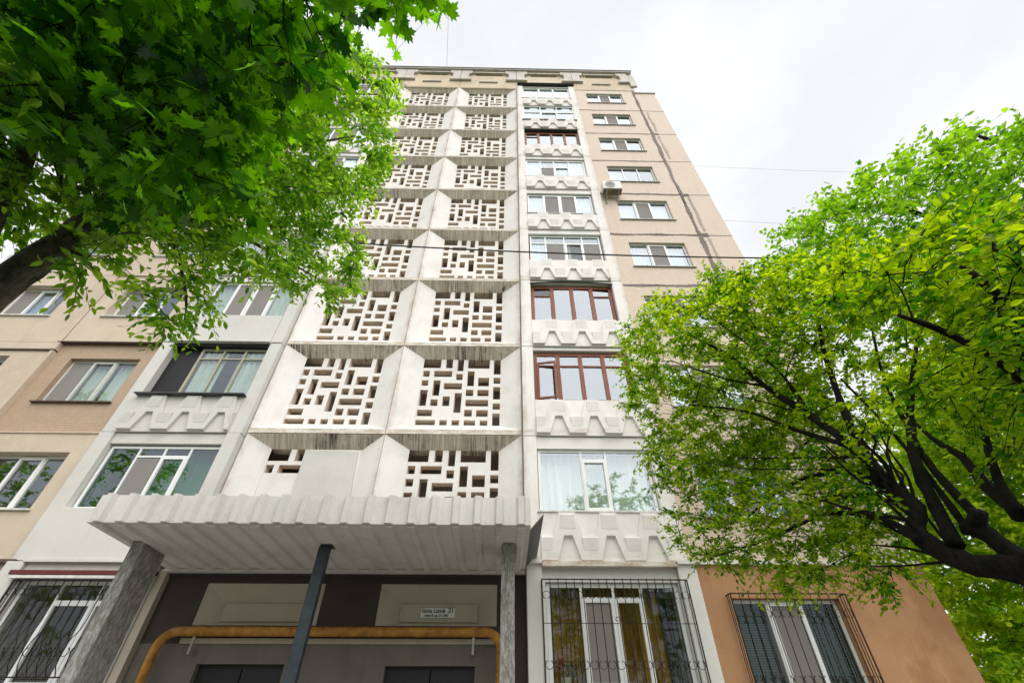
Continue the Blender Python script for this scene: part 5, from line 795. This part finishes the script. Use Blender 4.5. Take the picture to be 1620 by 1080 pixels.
CL['G']='1082,1063,241,1101,720,733,1051,856,350,955,975,378,1222,789,599,1199,1056,645,1155,1042,436,1165,950,612,957,949,620,1263,1042,518,975,1098,233,1022,934,304,1067,1014,522,1086,801,450,1324,1000,460,1141,798,588,1260,1120,271,1304,829,547,1099,1158,481,1311,1030,345,1040,925,528,1117,987,256,1155,934,772,1034,744,755,1092,715,797,1144,885,787,1180,1029,300,1023,1113,355,1109,973,384,963,952,306,1209,975,514,1172,934,348,1038,1159,466,1023,1027,519,1065,904,318,1051,1030,316,1107,813,546,1025,807,543,1191,1012,375,1086,1220,344,1038,957,274,1099,967,470,980,1050,218,1269,1079,351,1098,914,415,1219,851,469,1131,980,664,1109,1070,206,1045,961,699,1130,907,352,1128,1192,402,1060,839,464,1274,1041,314,991,971,741,1126,851,546,962,1072,480,1067,879,418,1080,1021,220,990,851,580,1048,1049,680,1059,1175,294,1242,1090,548,1253,761,671,1107,866,462,1185,1165,223,1152,978,795,951,847,725,1080,1081,560,1052,784,483,1187,808,434,978,991,275,1276,1035,575,1379,879,606,1100,1109,429,1214,1034,562,1229,701,749,955,902,477,1163,748,711,1316,931,512,1189,1137,345,1080,994,432,1295,870,467,1207,805,822,1354,785,656,1069,830,533,1101,943,521,1139,1003,722,1154,816,694,1078,830,707,1069,907,773,1186,769,488,1099,817,602,1232,807,550,1172,900,571,1135,1083,639,1227,906,438,1166,680,764,1159,847,772,1079,1148,546,1032,772,688,1049,919,597,1031,1150,387,1138,837,404,1102,1063,329,1226,875,627,1334,917,473,961,910,748,1105,816,808,1325,889,635,1011,982,550,1005,850,744,1005,1009,344,902,871,692,1035,679,776,1222,810,684,1100,1226,389,1106,937,685,1140,893,430,1270,989,522,1093,897,499,1128,900,680,1176,794,849,1253,896,692,1045,1080,369,1141,771,681,1020,1118,489,1322,840,612,1186,849,841,1204,854,404,1169,1062,266,1215,955,671,1009,1005,672,1135,1007,420,1103,881,647,1214,1055,394,1280,941,472,1074,874,579,1206,720,712,1090,786,386,1053,1007,799,983,950,546,983,934,205,1127,1006,313,1171,1115,265,1103,1000,626,1094,1106,296,1095,871,853,1110,858,361,1178,705,640,1208,1097,585,1192,917,665,1040,827,410,1131,930,601,1052,690,710,988,1083,317,1188,910,402,1130,1209,234,1063,1023,367,1277,765,590,1180,986,544,1147,859,489,999,1086,413,1067,646,726,1030,923,238,1281,850,519,1055,722,667,1022,1101,283,1011,1013,213,1066,754,618,919,917,620,1165,1201,291,1138,699,571,1281,814,584,1184,1149,395,1203,1117,421,937,1004,468,1150,787,436,1054,1007,724,1076,924,260,1182,1023,738,1291,749,814,1104,1028,550,1267,832,651,1247,978,468,1126,1166,332,1065,1080,657,1127,867,602,1230,923,393,1199,1039,602,1011,1070,504,1100,1187,524,1061,968,404,1261,729,787,1039,985,648,1098,1059,396,1104,1144,654,1179,779,564,1092,1195,245,1156,1039,359,1167,909,498,1280,943,735,1097,937,332,1108,1086,765,1171,757,630,1250,1049,609,1103,1201,457,1143,1239,260,1278,1099,310,1355,782,800,1036,985,233,911,1010,213,1005,875,661,979,753,772,1034,918,467,1280,1007,421,1343,845,690,1079,1157,381,1114,888,320,1128,637,696,1159,1118,210,955,794,755,1340,870,590,1254,1034,365,1356,927,551,921,1048,443,1272,779,638,1040,829,757,962,1048,267,1210,998,477,1216,740,805,1030,771,593,1290,929,669,961,1044,390,1186,868,619,1157,1077,720,1180,969,419,1259,941,574,1336,936,600,1014,1015,400,1187,815,535,1231,768,635,1084,709,626,1271,840,478,1102,790,763,1035,1048,264,977,775,693,1088,1006,295,1315,814,739,1257,980,595,940,973,436,1063,929,827,1276,873,557,1011,1000,441,1127,1112,272,1229,794,485,1157,1113,533,1170,1006,821,1135,729,796,1079,1050,740,1131,1066,541,1110,684,652,1117,862,714,1125,1153,600,1265,872,737,1132,1141,383,1132,757,603,1076,1058,445,1162,1130,571,942,836,685,1048,894,678,1294,948,410,1049,893,809,1224,895,738,1122,1162,280,1087,947,749,1167,978,905,1235,920,514,1310,778,619,1147,892,746,1289,872,621,1070,994,560,1202,1091,540,1148,681,625,1193,948,878,1131,829,463,1032,1111,588,1039,809,601,1252,981,393,949,961,203,1216,849,571,972,1033,334,1033,800,721,1220,1076,438,1184,1085,350,984,894,586,1140,1192,562,1117,1196,612,1170,1013,490,1183,735,568,1202,1049,475,1194,823,712,1256,791,746,994,932,610,1226,1165,286,1031,860,486,1252,911,638,1068,1100,706,1241,983,734,1321,780,709,1018,866,437,1112,989,528,1087,1125,222,1194,1132,466,1121,937,874,934,1028,349,1036,831,640,1294,766,755,1044,892,262,1017,730,700,1093,940,647,919,975,339,1167,1003,265,1140,717,657,1159,992,756,1097,676,594,1102,1121,567,1144,986,351,1229,852,912,1024,904,418,1008,957,394,1281,1001,485,1157,1076,588,1056,763,786,1246,1121,379,1181,673,688,937,979,254,1111,786,711,1156,806,491,1356,815,755,1057,1011,258,1090,771,504,1251,871,451,1105,1098,370,1237,1149,247,1150,945,724,1231,923,776,946,939,513,1031,1027,574,1286,909,495,1231,1089,311,1114,1057,822,1135,964,491,1202,1032,690,997,822,645,1048,1086,499,927,924,690,1285,842,810,1177,1093,658,1077,727,571,1179,969,318,1091,1105,489,1056,1155,246,1185,1053,534,956,1079,435,1029,1040,477,1294,913,551,1276,1003,644,1171,895,697,1005,851,533,957,937,660,1044,1033,626,1303,908,717,1121,1027,780,1059,945,345,1060,1100,413,1236,870,508,1046,1088,320,1203,1089,274,1008,927,672,1239,744,569,1240,838,745,1107,1016,385,1148,1085,380,1043,967,487,1313,797,785,1350,954,465,1055,949,440,1084,760,734,1037,1139,526,1104,911,455,977,894,540,1332,994,390,1024,1068,591,1137,997,856,1145,711,744,1066,811,353,1298,957,592,1128,759,505,1149,1228,325,1129,717,697,1092,746,772,1130,959,425,1355,895,664,1017,906,719,1325,869,718,1149,1130,333,1209,882,825,1174,1003,629,1140,822,624,1182,769,770,1016,893,294,1218,967,332,1145,873,870,950,1016,550,1120,635,655,1299,1036,455,1086,1135,331,1017,791,778,1231,762,847,1045,938,648,1013,1133,260,1102,751,688,1240,1135,337,1286,763,853,1310,1066,322,1050,1109,250,1149,1168,492,1179,826,586,1009,985,300,1143,1131,423,934,1055,216,1111,676,782,1130,757,465,1318,1042,401,1165,1068,782,1113,716,544,1005,960,506,907,954,538,1170,704,545,1132,897,552,951,1062,311,1106,753,432,1016,1138,309,1070,1014,651,1113,1161,238,1014,890,351,1017,944,569,987,950,259,1181,1123,616,938,859,627,1120,664,553,1092,951,594,1218,949,601,1197,957,476,1213,944,725,1087,735,480,1211,755,529,1034,846,681,1324,818,664,1027,889,624,1231,1053,285,1265,1075,478,1286,975,451,1132,1030,276,1182,1139,304,1325,879,517,1194,941,544,903,981,377,1083,853,760,1115,1091,700,908,1005,312,1215,775,717,1235,897,856,1109,765,825,1157,759,819,1255,951,431,1243,786,800,1269,981,688,1000,842,795,1217,990,641,1231,1029,440,1198,1111,233,1129,1016,684,1328,956,559,1291,902,589,1149,872,829,1070,876,715,1163,1094,312,1124,932,812,1038,1055,419,1138,958,553,1159,906,320,1224,821,862,1212,927,349,1130,1052,743,971,1015,435,1095,853,503,1028,865,391,1145,1232,401,1230,700,636,1253,812,515,1028,943,736,931,911,570,1251,1058,419,1002,961,694,1352,851,551,1007,944,447,1201,1182,345,953,942,473,1293,1071,414,1211,1186,246,1122,1081,459,902,985,453,1070,1120,637,1046,890,549,1169,983,677,1125,1008,472,1091,958,290,978,906,405,1106,832,848'
SK['G']=[[[13.5,11.2,0,0.25],[13.3,11.1,2.5,0.2],[12.8,11,4.5,0.14],[12.2,11,6.5,0.07],[11.8,11,8,0.03]],[[12.8,11,4.5,0.1],[11.6,11.3,5.6,0.05],[10.8,11.6,6.2,0.02]]]
# ---------------------------------------------------------------- trees
LEAF = {
 'ell': [(0,0,0),(.22,.28,.06),(.20,.62,.05),(0,1,-.10),(-.20,.62,.05),(-.22,.28,.06)],
 'oval': [(0,0,0),(.27,.25,.07),(.26,.6,.06),(0,1,-.10),(-.26,.6,.06),(-.27,.25,.07)],
 'maple': [(0,0,0),(.14,.06,0),(.42,-.06,.01),(.36,.12,.01),(.62,.20,-.02),(.42,.32,.01),(.60,.56,-.04),(.40,.52,.01),(.36,.60,0),(.18,.52,.02),(.24,.78,0),(.12,.76,0),(0,1.05,-.05),
           (-.12,.76,0),(-.24,.78,0),(-.18,.52,.02),(-.36,.60,0),(-.40,.52,.01),(-.60,.56,-.04),(-.42,.32,.01),(-.62,.20,-.02),(-.36,.12,.01),(-.42,-.06,.01),(-.14,.06,0)]}
def leaf_tris(shape):
    P = LEAF[shape]; n = len(P)
    if shape == 'maple':
        V = P+[(0,.42,.015)]; return np.array(V, float), [(n, i, (i+1) % n) for i in range(n)]
    return np.array(P, float), [(0,1,2),(0,2,3),(0,3,4),(0,4,5)]
def tree_mesh_branches(name, mat, sk, twigs, parent):
    b = MB()
    for pl in sk:
        # smooth the polyline a little
        P = [Vector(p[:3]) for p in pl]; r = [p[3] for p in pl]; Q, rr = [], []
        for i in range(len(P)-1):
            p0, p1, p2, p3 = P[max(i-1, 0)], P[i], P[i+1], P[min(i+2, len(P)-1)]
            for t in (0, .33, .67):
                Q.append(.5*((2*p1)+(p2-p0)*t+(2*p0-5*p1+4*p2-p3)*t*t+(3*p1-p0-3*p2+p3)*t**3)); rr.append((r[i]*(1-t)+r[i+1]*t)*random.uniform(.86, 1.12))
        Q.append(P[-1]); rr.append(r[-1]); b.tube([q+Vector((random.uniform(-1, 1), random.uniform(-1, 1), random.uniform(-1, 1)))*w*.10 for q, w in zip(Q, rr)], rr, 9 if r[0] > .05 else 6)
    for pts, ra in twigs: b.tube(pts, ra, 3 if ra[0] < .006 else 5, cap=False)
    return b.obj(name, mat, parent, smooth=True)
def grow(name, label, key, base, shape, size, leafmat, bark, per, twl, droop, singles, seed, hmin=.3, thin=1.0, cl=None, sk=None, ntw=4, group=None, updir=.0):
    rng = np.random.default_rng(seed); random.seed(seed)
    C = np.array([int(v) for v in CL[key].split(',')], float).reshape(-1, 3)/100 if cl is None else cl
    S = SK[key] if sk is None else sk
    t = thing(name, label, 'tree', base, group)
    off = Vector(base)
    skp = np.array([p for pl in S for p in pl], float)
    # denser points along the limbs to attach to
    D = []
    for pl in S:
        for a, b in zip(pl, pl[1:]):
            for u in np.linspace(0, 1, 6): D.append([a[i]*(1-u)+b[i]*u for i in range(4)])
    D = np.array(D); D = D[D[:, 3] < .075] if (D[:, 3] < .075).sum() > 4 else D
    twigs = []; LP, LD, LN, LS, LV = [], [], [], [], []
    order = np.argsort([np.min(np.linalg.norm(D[:, :3]-c, axis=1)) for c in C])
    att = D[:, :3].copy()
    for ci in order:
        c = C[ci]; d = np.linalg.norm(att-c, axis=1); a = att[np.argmin(d)]; dist = d.min()
        mid = (a+c)/2+np.array([0, 0, .10*dist])+rng.normal(0, .05*dist+.01, 3)
        pts = [a, a*.25+mid*.5+c*.25, c]; r0 = min(.014, .004+.006*dist)*thin
        twigs.append(([tuple(Vector(q)-off) for q in pts], [r0, r0*.7, .0025*thin])); att = np.vstack([att, mid[None], c[None]])
        out = c-a; out = out/(np.linalg.norm(out)+1e-6)
        cv = rng.uniform(-.28, .28)
        for _ in range(ntw):
            dv = rng.normal(0, 1, 3)*[1, 1, .55]+out*.8+[0, 0, updir]; dv /= np.linalg.norm(dv)
            ln = twl*rng.uniform(.6, 1.25); e = c+dv*ln+[0, 0, -droop*ln]
            twigs.append(([tuple(Vector(c)-off), tuple(Vector((c+e)/2+[0, 0, .08*ln])-off), tuple(Vector(e)-off)], [.003*thin, .0022*thin, .0012*thin]))
            m = max(3, int(per*rng.uniform(.7, 1.3)))
            for j in range(m):
                u = (j+.6)/m; q = c*(1-u)**2+2*u*(1-u)*((c+e)/2+[0, 0, .12*ln])+e*u*u
                side = np.cross(dv, [0, 0, 1.]); side /= np.linalg.norm(side)+1e-6
                ld = dv*.55+side*(1 if j % 2 else -1)*rng.uniform(.5, 1.1)+rng.normal(0, .25, 3)+[0, 0, -droop*rng.uniform(.3, 1.3)]
                LP.append(q+rng.normal(0, .012, 3)); LD.append(ld); LN.append(np.array([0, 0, 1.])+rng.normal(0, .55, 3)); LS.append(size*rng.uniform(.6, 1.2)*(1-.2*u)); LV.append(cv+.15*(u-.5))
    LP, LD, LN, LS = np.array(LP), np.array(LD), np.array(LN), np.array(LS)
    LD /= np.linalg.norm(LD, axis=1)[:, None]
    LX = np.cross(LD, LN); LX /= np.linalg.norm(LX, axis=1)[:, None]; LZ = np.cross(LX, LD)
    V, T = leaf_tris(shape); nv = len(V); n = len(LP)
    tree_mesh_branches('trunk', bark, [[[p[0]-off.x, p[1]-off.y, p[2]-off.z, p[3]] for p in pl] for pl in S], twigs, t)
    # the leaves that show largest are objects of their own
    cd = np.linalg.norm(LP-np.array([0, 0, 1.6]), axis=1)/LS
    f = np.array(fw); rel = LP-np.array([0, 0, 1.6]); dep = rel@f
    sx = (rel@np.array(r2))/np.maximum(dep, .01)*690; sy = (rel@np.array(u2))/np.maximum(dep, .01)*690
    vis = (dep > .3) & (np.abs(sx) < 800) & (np.abs(sy) < 530)
    idx = np.argsort(np.where(vis, dep/LS, 1e9))[:singles]; idx = idx[vis[idx]] if singles else idx[:0]
    one = np.zeros(n, bool); one[idx] = True
    if singles:
        me = bpy.data.meshes.new('leaf'); me.from_pydata([tuple(v) for v in V], [], T); me.materials.append(M[leafmat+'_leaf_single'])
        for i in idx:
            o = bpy.data.objects.new('leaf', me); COL.objects.link(o); o.parent = t
            mt = Matrix([[LX[i][a]*LS[i], LD[i][a]*LS[i], LZ[i][a]*LS[i], LP[i][a]-off[a]] for a in range(3)]+[[0, 0, 0, 1]]); o.matrix_local = mt
    k = ~one; LPk, LXk, LDk, LZk, LSk = LP[k]-np.array(off), LX[k], LD[k], LZ[k], LS[k]; n = len(LPk)
    W_ = LPk[:, None]+LSk[:, None, None]*(V[None, :, 0, None]*LXk[:, None]+V[None, :, 1, None]*LDk[:, None]+V[None, :, 2, None]*LZk[:, None]*(rng.uniform(-1, 3, n)[:, None, None]))
    F = (np.arange(n)[:, None, None]*nv+np.array(T)[None]).reshape(-1, 3)
    me = bpy.data.meshes.new('crown'); me.vertices.add(n*nv); me.vertices.foreach_set('co', W_.reshape(-1)); nf = len(F)
    me.loops.add(nf*3); me.loops.foreach_set('vertex_index', F.reshape(-1).astype(np.int32)); me.polygons.add(nf)
    me.polygons.foreach_set('loop_start', np.arange(nf, dtype=np.int32)*3); me.polygons.foreach_set('loop_total', np.full(nf, 3, np.int32))
    me.update(calc_edges=True); at = me.attributes.new('var', 'FLOAT', 'POINT'); at.data.foreach_set('value', np.repeat(np.clip(rng.beta(1.6, 1.6, n)+np.array(LV)[k], 0, 1), nv).astype(np.float32))
    me.materials.append(M[leafmat+'_leaf']); o = bpy.data.objects.new('crown', me); COL.objects.link(o); o.parent = t; o['kind'] = 'stuff'
    return t
grow('plum_tree', 'dark trunked tree with small bright yellow green leaves in front of the right wall', 'R', (3.6, 3.2, 0), 'oval', .062, 'plum', 'bark_dark', 12, .28, .15, 300, 1, ntw=6)
grow('walnut_tree', 'leaning grey trunked tree with long oval leaves beside the left facade', 'L', (-4.6, 1.9, 0), 'ell', .095, 'walnut', 'bark_grey', 10, .30, .45, 300, 2, ntw=5)
grow('maple_tree', 'maple with broad lobed leaves hanging dark over the upper left corner', 'M', (-3.2, -1.6, 0), 'maple', .115, 'maple', 'bark_dark', 5, .28, .35, 300, 3, ntw=4)
grow('linden_tree', 'tall round tree rising behind the plum tree on the right', 'B', (10.8, 5.6, 0), 'oval', .13, 'linden', 'bark_dark', 9, .55, .2, 0, 4, ntw=6)
grow('elm_tree', 'light green tree beyond the right end of the building', 'G', (13.5, 11.2, 0), 'oval', .15, 'hedge', 'bark_dark', 13, .6, .2, 0, 5, ntw=9)
# trees across the yard behind the camera: the windows mirror them
rg = np.random.default_rng(11)
for i, (x, y, h, rr, lab) in enumerate(((-18, 1.5, 13.5, 4.2, 'yard tree mirrored in the left windows of the facade'), (6.5, -5.5, 12.5, 3.0, 'yard tree mirrored in the wide second floor window'), (1.5, -10, 11, 4.0, 'yard tree mirrored in the barred ground floor window'), (-9, -6, 10, 3.6, 'yard tree mirrored in the dark window left of the entrance'))):
    c = []
    while len(c) < 130:
        v = rg.normal(0, 1, 3); v = v/np.linalg.norm(v)*rg.uniform(.3, 1)**.5; c.append([x+v[0]*rr, y+v[1]*rr, h*.57+v[2]*h*.42])
    grow('yard_tree', lab, None, (x, y, 0), 'oval', .22, 'linden', 'bark_dark', 9, .8, .2, 0, 20+i, cl=np.array(c), sk=[[[x, y, 0, .25], [x+.1, y, h*.3, .2], [x, y+.2, h*.6, .1], [x, y, h*.85, .04]]], ntw=6, group='trees across the yard')
